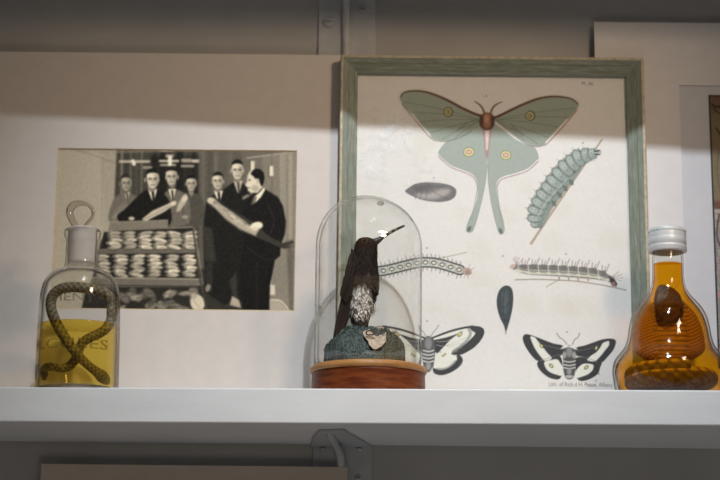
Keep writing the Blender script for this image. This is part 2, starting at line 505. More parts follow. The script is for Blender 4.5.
def board_with_opening(u0, u1, w0, w1, ou0, ou1, ow0, ow1, t):
    m = MB()
    o = [(u0, 0, w0), (u1, 0, w0), (u1, 0, w1), (u0, 0, w1)]
    i = [(ou0, 0, ow0), (ou1, 0, ow0), (ou1, 0, ow1), (ou0, 0, ow1)]
    ob = [(p[0], t, p[2]) for p in o]; ib = [(p[0], t, p[2]) for p in i]
    m.add(o + i + ob + ib, [(k, (k + 1) % 4, 4 + (k + 1) % 4, 4 + k) for k in range(4)] +
          [(8 + k, 12 + k, 12 + (k + 1) % 4, 8 + (k + 1) % 4) for k in range(4)] +
          [(k, 8 + k, 8 + (k + 1) % 4, (k + 1) % 4) for k in range(4)] +
          [(4 + k, 4 + (k + 1) % 4, 12 + (k + 1) % 4, 12 + k) for k in range(4)])
    return m
def bevel_ring(ou0, ou1, ow0, ow1, d, wdt):
    o = [(ou0, 0.00005, ow0), (ou1, 0.00005, ow0), (ou1, 0.00005, ow1), (ou0, 0.00005, ow1)]
    i = [(ou0 + wdt, d, ow0 + wdt), (ou1 - wdt, d, ow0 + wdt), (ou1 - wdt, d, ow1 - wdt), (ou0 + wdt, d, ow1 - wdt)]
    m = MB(); m.add(o + i, [(k, (k + 1) % 4, 4 + (k + 1) % 4, 4 + k) for k in range(4)])
    return m

OL = (0.0, 0.166, 0.0)
u_l = on_board(OL, -28, 250)[0]; u_r = on_board(OL, 352, 200)[0]; w_t = on_board(OL, 180, 53.5)[1]
tl = on_board(OL, 57, 148.5); tr = on_board(OL, 297, 150); br = on_board(OL, 294.3, 311); bl = on_board(OL, 50.3, 309)
ou0 = (tl[0] + bl[0]) / 2; ou1 = (tr[0] + br[0]) / 2; ow1 = (tl[1] + tr[1]) / 2; ow0 = (br[1] + bl[1]) / 2
mat_photo = empty('matted_photograph', OL, 'black-and-white group photograph in a wide cream mat leaning on the wall', 'photograph', (-LEAN, 0, 0))
board_with_opening(u_l, u_r, 0, w_t, ou0, ou1, ow0, ow1, 0.003).build('mat_board', M_board, mat_photo)
bv = bevel_ring(ou0, ou1, ow0, ow1, 0.0014, 0.0014).build('bevel_edge', M_bevel, mat_photo, fix=False); bv['label'] = 'tan cut edge of the mat opening'

def paint_photo():
    c = Canvas(44, 302, 142, 316, 4, (96, 89, 78))
    g = lambda v: (v, v * 0.935, v * 0.82)
    # left wall, lit panels
    c.poly([(44, 142), (119, 142), (117, 230), (100, 240), (85, 316), (44, 316)], g(158), 1)
    c.poly([(100, 142), (120, 142), (117, 215), (104, 232)], g(146), 6, 0.8)
    c.poly([(44, 142), (120, 142), (120, 154), (70, 150), (44, 150)], g(140), 4, 0.7)
    c.line([(72, 149), (96, 156), (120, 165)], 0.8, g(105), 0.8, 0.7)
    c.line([(103, 160), (101, 225)], 0.7, g(120), 0.8, 0.5)
    # back room
    c.poly([(117, 142), (206, 142), (206, 250), (112, 250)], g(62), 2)
    for x, v, wd in ((122, 110, 2.5), (127, 52, 2), (131, 92, 2), (137, 70, 3), (142, 98, 2), (147, 60, 3), (155, 40, 5), (163, 30, 6), (170, 42, 4), (180, 26, 7), (189, 55, 3), (194, 34, 4), (200, 88, 3)):
        c.line([(x, 146), (x - 1, 225)], wd, g(v), 1.2, 0.85, False)
    c.poly([(150, 156), (200, 156), (200, 205), (150, 205)], g(26), 5, 0.7)
    c.line([(117, 152), (165, 151)], 1.5, g(125), 1.2, 0.8, False)
    for x0, x1, y, wd, v in ((120, 149, 161.5, 2.4, 185), (144, 151, 167.5, 2.4, 150), (160, 178, 161, 2.2, 195), (161, 175, 165, 2, 165), (167, 172, 156, 3, 170), (161, 173, 151, 1.4, 170), (183, 190, 160.5, 4, 150), (182, 193, 166, 2.5, 150), (193, 212, 161, 3.2, 190), (176, 205, 151, 1.2, 120)):
        c.line([(x0, y), (x1, y)], wd, g(v), 1.6, 0.9, False)
    c.line([(133, 161), (134, 164)], 3.5, g(215), 1, 1, False); c.line([(170, 158), (170, 164)], 4, g(225), 1.5, 0.9, False)
    c.poly([(205, 159), (214, 161), (205, 163.5), (198, 162)], g(205), 1)
    # right panels
    c.poly([(199, 142), (302, 142), (302, 316), (199, 316)], g(78), 2)
    for x, wd, v in ((203, 4, 92), (210, 5, 70), (216, 4, 95), (223, 5, 78), (230, 5, 88), (244, 6, 92)):
        c.line([(x, 146), (x, 230)], wd, g(v), 2.5, 0.8, False)
    c.poly([(247, 142), (302, 142), (302, 316), (258, 316), (247, 240)], g(94), 3)
    c.poly([(262, 154), (302, 148), (302, 316), (270, 316), (266, 250)], g(108), 4)
    c.poly([(280, 152), (302, 148), (302, 316), (284, 316)], g(124), 4)
    c.poly([(247, 142), (302, 142), (302, 151.5), (247, 158)], g(90), 1.5)
    c.line([(247, 158), (296, 151.5)], 0.9, g(175), 0.8, 0.8)
    for x, v in ((272, 86), (281, 136), (287, 98), (290.5, 142)):
        c.line([(x, 155), (x, 300)], 1.4, g(v), 1.2, 0.7, False)
    for x, y in ((252.5, 166), (271.3, 171)):
        c.poly([(x - 2, y - 5), (x + 2, y - 5), (x + 2, y + 5), (x - 2, y + 5)], g(188), 1)
        c.line([(x - 2.4, y - 5), (x - 2.4, y + 6)], 0.8, g(60), 0.6)
    # floor
    c.poly([(196, 270), (262, 262), (302, 300), (302, 316), (196, 316)], g(44), 3)
    c.poly([(268, 240), (302, 240), (302, 316), (268, 316)], g(116), 4)
    c.poly([(286, 240), (302, 240), (302, 316), (290, 316)], g(88), 3)
    c.line([(270, 268), (271, 292)], 2, g(175), 1, 0.9, False); c.poly([(270, 285), (275, 285), (275, 295), (270, 295)], g(185), 1)
    c.poly([(269, 301), (279, 300), (288, 311), (270, 311)], g(150), 1.2); c.line([(270, 300), (281, 301), (290, 312)], 1, g(205), 0.8)
    c.line([(294.5, 150), (292.5, 312)], 2, g(100), 1.5, 0.6, False)
    # --- people at the back
    def head(x, y, rx, ry, face=170, hair=24, turn=0.0, hl=0.0):
        c.ell(x, y + ry * 0.9, rx * 0.62, ry * 0.5, g(face * 0.62), 0, 1.5)
        c.ell(x, y - ry * 0.22, rx * 1.02, ry * 0.84, g(hair), 0, 0.8)
        c.poly([(x + turn - rx * 0.86, y - ry * 0.42), (x + turn, y - ry * 0.62), (x + turn + rx * 0.86, y - ry * 0.42), (x + turn + rx * 0.84, y + ry * 0.3), (x + turn + rx * 0.5, y + ry * 0.86), (x + turn, y + ry * 1.02), (x + turn - rx * 0.5, y + ry * 0.86), (x + turn - rx * 0.84, y + ry * 0.3)], g(face), 0.9, 1, True)
        c.ell(x + turn - rx * 0.3, y - ry * 0.3, rx * 0.5, ry * 0.2, g(min(225, face * 1.14)), 0, 2.5, 0.8)
        c.poly([(x + turn + rx * 0.35, y - ry * 0.4), (x + turn + rx * 0.9, y - ry * 0.4), (x + turn + rx * 0.8, y + ry * 0.4), (x + turn + rx * 0.3, y + ry * 0.95)], g(face * 0.66), 3, 0.7)
        for sg in (-1, 1):
            c.ell(x + turn + sg * rx * 0.38, y + ry * 0.02, rx * 0.25, ry * 0.11, g(52), 0, 1, 0.85)
            c.ell(x + sg * rx * 1.0, y + ry * 0.14, rx * 0.15, ry * 0.24, g(face * 0.8), 0, 0.8)
        c.line([(x + turn * 1.2, y + ry * 0.1), (x + turn * 1.3 - 0.2, y + ry * 0.42)], 0.9, g(face * 0.72), 0.9, 0.8)
        c.line([(x + turn - rx * 0.28, y + ry * 0.66), (x + turn + rx * 0.28, y + ry * 0.66)], 0.9, g(78), 0.8, 0.8)
    def shirt(x, y, w_, h, v=200, tie=35):
        c.poly([(x - w_, y), (x + w_, y - 0.3), (x + w_ * 0.35, y + h), (x - w_ * 0.1, y + h)], g(v), 0.8)
        c.poly([(x - w_ * 0.25, y + 1.2), (x + w_ * 0.35, y + 1.2), (x + w_ * 0.45, y + h), (x, y + h)], g(tie), 0.7)
    # 1: far left, light jacket
    c.poly([(110, 222), (112, 203), (118, 195), (126, 192), (134, 195), (141, 201), (139, 220)], g(98), 1.2, 1, True)
    c.poly([(113, 212), (124, 202), (134, 208), (128, 222), (113, 222)], g(120), 3, 0.6)
    shirt(127, 192, 2.8, 9, 175, 55); c.line([(114, 217), (131, 207)], 3, g(140), 2, 0.7)
    head(125.5, 182.5, 5.4, 8.2, 150, 40, 0.8)
    # 4: woman in dark coat
    c.poly([(182, 224), (181, 204), (185, 196), (192, 193), (199, 195), (204, 204), (203, 224)], g(68), 1.2, 1, True)
    head(191, 183, 5.2, 7.6, 160, 20, 0.3); c.poly([(188, 192), (194, 192), (191.5, 197)], g(120), 0.8)
    # 3: grey jacket
    c.poly([(163, 224), (163, 198), (168, 191), (178, 190), (187, 196), (190, 206), (188, 224)], g(92), 1.2, 1, True)
    c.line([(182, 197), (184, 220)], 1, g(62), 1, 0.7)
    shirt(172, 189, 3.8, 11, 205, 50)
    head(172, 176, 6, 9, 172, 28, -0.6)
    # 2: dark suit, reaching left
    c.poly([(117, 217), (126, 208), (137, 197), (146, 190), (158, 190), (166, 196), (170, 205), (168, 226), (128, 226)], g(24), 1.2, 1, True)
    shirt(152.5, 189.5, 4.6, 11, 215, 22)
    head(151.8, 178.6, 6.6, 9.6, 186, 22, 0.9)
    c.poly([(142, 219), (152, 211), (163, 206), (172, 202), (174, 205), (164, 212), (152, 218), (145, 222)], g(176), 1.2)
    c.line([(145, 219), (160, 211), (172, 205)], 1, g(115), 1, 0.7)
    c.ell(131.5, 218.5, 3, 1.8, g(178), 0, 1); c.ell(173.5, 203.5, 3.2, 2.2, g(190), -0.4, 1)
    c.poly([(176, 212), (178, 204), (182, 197), (186, 193), (188, 198), (185, 204), (180, 211)], g(160), 1.4); c.ell(184.5, 199, 2.4, 3.6, g(184), 0.5, 1.2)
    c.ell(185, 217, 3, 1.8, g(140), 0, 1)
    # 5 and 6: black suits
    c.poly([(203, 230), (206, 203), (213, 195), (221, 191), (228, 186), (232, 183), (240, 182), (247, 186), (252, 200), (250, 300), (224, 305), (205, 292)], g(25), 1.5, 1, False)
    c.poly([(202, 226), (212, 228), (216, 262), (205, 262)], g(52), 3, 0.8); c.poly([(205, 264), (213, 262), (212, 292), (206, 290)], g(40), 2)
    shirt(218.5, 191, 4.4, 11, 205, 22); head(218, 180.5, 5.6, 8.4, 172, 22, -0.4)
    shirt(238, 181, 4.4, 12, 170, 60); head(237.2, 169.5, 6.2, 9.6, 176, 22, 0.2)
    c.poly([(242, 197), (248, 194), (250, 196), (243, 200)], g(110), 0.8)
    c.poly([(229, 281), (236, 272), (238, 300), (240, 309), (228, 304), (233, 296)], g(46), 1.5); c.poly([(232, 296), (239, 300), (241, 308), (230, 305)], g(150), 1.4); c.ell(208, 288, 2.4, 4, g(120), 0.3, 1.2)
    # 7: right man in profile
    c.poly([(244, 232), (243, 208), (249, 197), (257, 190), (263, 188), (270, 192), (278, 197), (283, 206), (286, 222), (285, 234), (281, 244), (280, 256), (275, 260), (270, 286), (269, 316), (243, 316), (240, 270), (243, 250)], g(20), 1.3, 1, False)
    c.line([(268, 204), (274, 222), (268, 238)], 1, g(42), 1.6, 0.8); c.line([(246, 246), (262, 258), (276, 259)], 1, g(40), 1.4, 0.8); c.line([(257, 262), (257, 312)], 1, g(38), 1.8, 0.7)
    c.poly([(255, 203), (254, 197), (260, 192), (264, 187), (265, 190), (261, 197)], g(205), 0.9)
    c.poly([(251, 205), (254, 196), (257, 197), (255, 203)], g(95), 1)
    c.poly([(247.4, 176), (250, 171), (256, 170), (262, 174), (262, 188), (257.5, 193), (251, 192.6), (247.8, 190.4), (247.8, 187.6), (245, 185.4), (247, 181.6)], g(188), 0.9, 1, False)
    c.ell(256, 189, 4, 3, g(140), 0.5, 2, 0.5)
    c.poly([(250.6, 174), (252.4, 170.4), (256, 168.4), (260.4, 169.2), (263.6, 172.6), (264.6, 178), (263.4, 184), (261, 186.4), (259.6, 182), (258.4, 178.6), (255.4, 178.8), (253.4, 176.4)], g(18), 0.9)
    c.ell(257.6, 181.4, 1.3, 2.3, g(158), 0, 0.9); c.ell(255, 188, 3.5, 3, g(140), 0, 2, 0.5); c.ell(249.5, 180, 1.2, 0.8, g(60), 0, 0.7, 0.9); c.line([(247.5, 187.5), (250, 188)], 0.6, g(80), 0.6)
    # the long specimen he holds
    sp = [(206.5, 201), (208, 197), (213, 196), (219, 200), (226, 205), (240, 213), (254, 223), (264, 232), (272, 238), (283, 243), (293, 240.5), (294, 243), (287, 246), (294, 246.5), (284, 249), (270, 243), (258, 238), (240, 231), (226, 221), (215, 209), (208, 205)]
    c.poly(sp, g(48), 1)
    c.poly([(207, 201), (209, 198), (214, 198), (220, 204), (232, 212), (246, 222), (257, 232), (256, 236), (240, 229), (226, 219), (215, 208)], g(150), 1.5)
    for k in range(26):
        t = random.random(); x = 210 + t * 46; y = 201 + t * 31 + random.uniform(-3, 3)
        c.line([(x, y), (x + 4, y + 2.6)], random.uniform(0.6, 1.4), g(random.choice((90, 120, 190, 205))), 0.9, 0.8, False)
    c.ell(210.5, 200.5, 3.2, 3, g(180), 0, 1.2); c.line([(222, 203), (258, 224)], 1.6, g(22), 1, 0.8)
    c.ell(256.5, 226, 6.4, 4, g(205), -0.25, 1); c.line([(251, 229), (262, 228)], 0.7, g(130), 0.8, 0.7); c.line([(250, 226.5), (256, 227.5)], 0.6, g(140), 0.7, 0.6)
    # --- trays of specimens
    c.poly([(104, 232), (193, 228), (200, 283), (92, 280)], g(34), 1)
    c.poly([(110, 222), (168, 220), (168, 228.5), (108, 231)], g(112), 0.8); c.line([(110, 222), (168, 220)], 0.8, g(150), 0.7, 0.8)
    c.line([(168, 228), (193, 227)], 1.4, g(120), 0.8); 
    c.poly([(97, 249.5), (196, 248), (197, 253), (95, 254)], g(92), 0.8); c.line([(97, 249.5), (196, 248)], 0.6, g(135), 0.6)
    for (y0, y1, xs, n) in ((231.5, 249, [(106.5 + 14.6 * k, 117.5 + 15.4 * k) for k in range(6)], 5), (254.5, 277, [(97.5 + 17.2 * k, 108.5 + 17.4 * k) for k in range(6)], 6)):
        for xa, xb in xs:
            cx_ = (xa + xb) / 2 + (3 if n == 5 else 0)
            for k in range(n):
                y = y0 + (y1 - y0) * (k + 0.5) / n; x = cx_ + random.uniform(-1.2, 1.2)
                v = random.uniform(150, 206); ro = random.uniform(-.16, .2); sz = random.uniform(6.2, 7.6)
                c.ell(x, y + 0.4, sz + .5, 2.35, g(40), ro, 0.8)
                c.ell(x, y, sz, 1.95, g(v), ro, 0.8)
                c.ell(x + random.uniform(-3, 3), y + .8, sz * .5, 0.8, g(v * 0.62), ro, 1.0, .8)
                c.ell(x - sz * .75, y, 1.3, 1.3, g(v * 0.5), ro, 0.9, .8)
    c.poly([(92, 277.5), (201, 279), (203, 286), (90, 285)], g(98), 0.8); c.line([(92, 277.5), (201, 279)], 0.9, g(165), 0.7); c.line([(92, 285), (203, 286.5)], 0.9, g(40), 0.7)
    c.poly([(86, 287), (203, 287), (207, 316), (80, 316)], g(38), 1)
    for k in range(30):
        x = random.uniform(100, 196); y = random.uniform(289, 311); v = random.uniform(70, 165)
        c.ell(x, y, random.uniform(3, 7), random.uniform(2, 4), g(v), random.uniform(-1, 1), 1.8, 0.8)
        c.line([(x - 3, y), (x + 3, y + random.uniform(-2, 2))], 0.7, g(v * 0.4), 0.8, 0.7)
    c.ell(197.5, 303, 7, 8.5, g(182), -0.3, 1.4); c.ell(194, 296, 3, 3, g(150), 0, 1.4); c.line([(193, 300), (200, 308)], 0.8, g(130), 1.2, 0.7)
    c.line([(193, 228), (200, 280), (208, 316)], 1.8, g(62), 0.8, 1, False); c.line([(194.5, 228), (203, 284)], 0.7, g(150), 0.7, 0.8, False)
    c.blur(2)
    c.grain(3.2, 5); c.grain(2.0, 2)
    return c
cvp = paint_photo()
printed_sheet('photograph_print', cvp, OL, ou0 - 0.0005, ou1 + 0.0005, ow0 - 0.0005, ow1 + 0.0005, 0.0015, 0.00062, 1.62, M_ink, mat_photo)

# ================================================================== RIGHT: tall board with a recessed print
ORr = (0.30, 0.166, 0.0)
right = empty('matted_picture', ORr, 'tall pale board with a recessed brown drawing, behind the amber bottle', 'picture', (-LEAN, 0, 0))
u0 = on_board(ORr, 594.5, 40)[0]; wt = on_board(ORr, 650, 22.5)[1]
q = on_board(ORr, 680, 85); q2 = on_board(ORr, 683.5, 250)
oa = (q[0] + q2[0]) / 2
u1 = 0.36
board_with_opening(u0, u1, 0, wt, oa, u1 - (oa - u0), 0.03, q[1], 0.0022).build('outer_mat', M_board2, right)
m = MB(); m.box(oa - 0.01, u1 - (oa - u0) + 0.01, 0.0023, 0.0031, 0.02, q[1] + 0.01); m.build('inner_mat', M_board3, right)
p1 = on_board(ORr, 710.6, 96, 0.002); p2 = on_board(ORr, 717, 320, 0.002)
pu = (p1[0] + p2[0]) / 2
def paint_right():
    c = Canvas(704, 760, 88, 400, 4, (118, 100, 80))
    c.poly([(700, 86), (770, 86), (770, 204), (700, 204)], (112, 96, 74), 1)
    c.poly([(700, 86), (770, 86), (770, 116), (700, 112)], (96, 74, 56), 8, 0.7)
    c.line([(712, 104), (716, 107), (722, 106)], 1.6, (40, 32, 28), 0.8); c.line([(713, 108), (720, 114)], 1, (48, 38, 32), 0.8)
    c.line([(716, 128), (724, 140)], 1.6, (58, 44, 34), 0.8); c.line([(719, 150), (717, 168), (719, 186), (724, 196)], 0.9, (70, 80, 72), 0.7)
    c.poly([(700, 203), (770, 203), (770, 400), (700, 400)], (150, 138, 132), 1)
    c.poly([(700, 201), (770, 201), (770, 209), (700, 209)], (96, 68, 58), 1)
    for k in range(26):
        y = 214 + k * 7
        c.line([(709, y), (745, y + random.uniform(-1, 1))], 0.8, (95, 84, 82), 0.8, 0.8)
        for j in range(6):
            x = 714 + j * 6 + (k % 2) * 3
            c.line([(x, y), (x, y + 7)], 0.8, (88, 78, 78), 0.7, 0.8)
            c.ell(x + 3, y + 3.5, 2.4, 2.6, (random.uniform(110, 172), random.uniform(104, 140), random.uniform(104, 134)), 0, 1.4, 0.7)
    c.line([(719, 214), (717, 236), (722, 250)], 1.4, (60, 54, 54), 0.8)
    c.grain(5, 4)
    return c
cvr = paint_right()
pr = printed_sheet('drawing_print', cvr, ORr, pu, pu + 0.20, 0.05, p1[1], 0.0019, 0.0009, 1.35, M_inkp, right)
m = MB()
for a_, b_, c_, d_ in ((pu - 0.0014, pu + 0.0004, 0.05, p1[1]), (pu - 0.0014, pu + 0.20, p1[1] - 0.0006, p1[1] + 0.001)):
    m.box(a_, b_, 0.0014, 0.0023, c_, d_)
m.build('dark_border', paint('border_dark', (0.03, 0.036, 0.034), 0.7), right)

# ================================================================== LOWER board
OB = (0.0, 0.158, -0.535)
bu0 = on_board(OB, 41, 470)[0]; bu1 = on_board(OB, 347.5, 470)[0]; bw = on_board(OB, 195, 465.5)[1]
lb = MB(); lb.box((bu0 - bu1) / 2, (bu1 - bu0) / 2, 0, 0.003, 0.0, bw)
o = lb.build('backing_board', paint('board_brown', (0.60, 0.50, 0.44), 0.85, 0.03, 60), None)
o.location = ((bu0 + bu1) / 2, OB[1], OB[2]); o.rotation_euler = (-LEAN, 0, 0)
tag(o, 'pale pinkish board whose top edge shows under the shelf, left of the lower bracket', 'board')

# ================================================================== CENTRE: framed insect plate
OF = (0.0, 0.147, 0.0)
a1 = on_board(OF, 340.6, 60)[0]; a2 = on_board(OF, 338.7, 200)[0]; c1 = on_board(OF, 643.7, 62)[0]; c2 = on_board(OF, 649, 250)[0]
FL = (a1 + a2) / 2; FR = (c1 + c2) / 2; FT = on_board(OF, 492, 56)[1]
FX = (FL + FR) / 2; OF = (FX, 0.147, 0.0); HW = (FR - FL) / 2
framed = empty('framed_print', OF, 'green framed plate of moths and caterpillars standing in the middle', 'picture', (-LEAN, 0, 0))
RW = 0.0195
def frame_mat(name, stretch):
    m, nt, out = newmat(name); L = nt.links.new
    b = N(nt, 'ShaderNodeBsdfPrincipled'); tc = N(nt, 'ShaderNodeTexCoord'); mp = N(nt, 'ShaderNodeMapping'); mp.inputs['Scale'].default_value = stretch
    n1 = N(nt, 'ShaderNodeTexNoise'); n1.inputs['Scale'].default_value = 420; n1.inputs['Detail'].default_value = 6; n1.inputs['Roughness'].default_value = 0.7
    rp = N(nt, 'ShaderNodeValToRGB'); e = rp.color_ramp.elements
    e[0].position = 0.3; e[0].color = (0.15, 0.172, 0.135, 1); e[1].position = 0.72; e[1].color = (0.345, 0.36, 0.30, 1)
    k = rp.color_ramp.elements.new(0.5); k.color = (0.215, 0.238, 0.19, 1)
    L(tc.outputs['Object'], mp.inputs['Vector']); L(mp.outputs['Vector'], n1.inputs['Vector']); L(n1.outputs['Fac'], rp.inputs['Fac'])
    L(rp.outputs['Color'], b.inputs['Base Color']); b.inputs['Roughness'].default_value = 0.6
    bp = N(nt, 'ShaderNodeBump'); bp.inputs['Strength'].default_value = 0.25; bp.inputs['Distance'].default_value = 0.001
    L(n1.outputs['Fac'], bp.inputs['Height']); L(bp.outputs['Normal'], b.inputs['Normal']); L(b.outputs[0], out.inputs['Surface'])
    return m
M_frv = frame_mat('frame_green_upright', (1, 1, 0.12)); M_frh = frame_mat('frame_green_level', (0.12, 1, 1))
M_gilt = paint('frame_bare_edge', (0.50, 0.43, 0.32), 0.55, 0.2, 150, stretch=(1, 1, 1))
# moulding section: t from the outer edge inwards, depth
SEC = [(0.0033, 0.0002), (0.0050, 0.0012), (0.0085, 0.0028), (0.0090, 0.0036), (0.0096, 0.0032), (0.0150, 0.0062), (0.0155, 0.0070), (0.0162, 0.0068), (0.0190, 0.0086), (RW, 0.0096), (RW, 0.0104), (0.012, 0.018), (0.0004, 0.018), (0.0004, 0.0012)]
GSEC = [(0.0, 0.0010), (0.0008, 0.0), (0.0028, -0.0002), (0.0034, 0.0004), (0.0034, 0.0030), (0.0, 0.0175)]
def rail(side, sec):
    V = []
    for e in (0, 1):
        for t, d in sec:
            if side == 'l': V.append((-HW + t, d, t if e == 0 else FT - t))
            if side == 'r': V.append((HW - t, d, t if e == 0 else FT - t))
            if side == 't': V.append((-HW + t if e == 0 else HW - t, d, FT - t))
            if side == 'b': V.append((-HW + t if e == 0 else HW - t, d, t))
    n = len(sec)
    m = MB(); m.add(V, [tuple(range(n)), tuple(range(n, 2 * n))] + [(i, (i + 1) % n, n + (i + 1) % n, n + i) for i in range(n)])
    return m
for sd in 'lrtb':
    r_ = rail(sd, SEC).build('frame_rail', M_frv if sd in 'lr' else M_frh, framed)
    g_ = rail(sd, GSEC).build('bare_edge', M_gilt, r_); g_['label'] = 'worn tan outer edge'
IW = HW - RW + 0.002
m = MB(); m.box(-IW, IW, 0.0145, 0.0165, RW - 0.002, FT - RW + 0.002); m.build('backing_board', M_board3, framed)
# pane with patchy white mixed in, strongest at the upper left
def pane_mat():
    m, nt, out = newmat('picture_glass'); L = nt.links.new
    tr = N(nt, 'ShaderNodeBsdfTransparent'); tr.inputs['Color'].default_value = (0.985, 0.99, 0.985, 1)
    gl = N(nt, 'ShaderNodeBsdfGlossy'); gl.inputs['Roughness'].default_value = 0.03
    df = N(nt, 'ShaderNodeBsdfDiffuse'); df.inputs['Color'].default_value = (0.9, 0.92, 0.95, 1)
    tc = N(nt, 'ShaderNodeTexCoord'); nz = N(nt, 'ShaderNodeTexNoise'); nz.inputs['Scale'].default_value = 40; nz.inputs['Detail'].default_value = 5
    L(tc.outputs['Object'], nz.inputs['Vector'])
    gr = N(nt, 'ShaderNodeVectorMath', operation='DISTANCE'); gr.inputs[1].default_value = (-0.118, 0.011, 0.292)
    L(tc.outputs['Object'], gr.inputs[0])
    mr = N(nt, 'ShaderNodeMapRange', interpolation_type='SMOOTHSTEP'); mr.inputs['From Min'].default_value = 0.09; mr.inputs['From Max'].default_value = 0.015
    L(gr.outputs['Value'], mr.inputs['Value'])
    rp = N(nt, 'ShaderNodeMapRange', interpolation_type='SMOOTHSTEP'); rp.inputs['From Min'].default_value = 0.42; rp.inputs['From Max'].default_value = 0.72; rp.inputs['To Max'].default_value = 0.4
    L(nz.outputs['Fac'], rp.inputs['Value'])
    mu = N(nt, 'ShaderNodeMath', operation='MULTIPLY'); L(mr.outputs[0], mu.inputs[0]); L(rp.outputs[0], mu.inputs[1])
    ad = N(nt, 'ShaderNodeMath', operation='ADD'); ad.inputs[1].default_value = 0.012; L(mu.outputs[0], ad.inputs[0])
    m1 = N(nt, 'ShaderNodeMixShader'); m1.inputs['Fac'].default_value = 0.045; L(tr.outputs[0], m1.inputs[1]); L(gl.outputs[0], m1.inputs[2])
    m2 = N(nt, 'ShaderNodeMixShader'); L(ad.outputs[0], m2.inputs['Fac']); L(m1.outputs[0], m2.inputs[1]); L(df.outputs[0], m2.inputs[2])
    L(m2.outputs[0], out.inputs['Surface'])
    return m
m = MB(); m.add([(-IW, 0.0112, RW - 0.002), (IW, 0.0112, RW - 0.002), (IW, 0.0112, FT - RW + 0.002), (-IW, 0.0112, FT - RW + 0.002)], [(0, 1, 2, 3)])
m.build('glass_pane', pane_mat(), framed, fix=False)

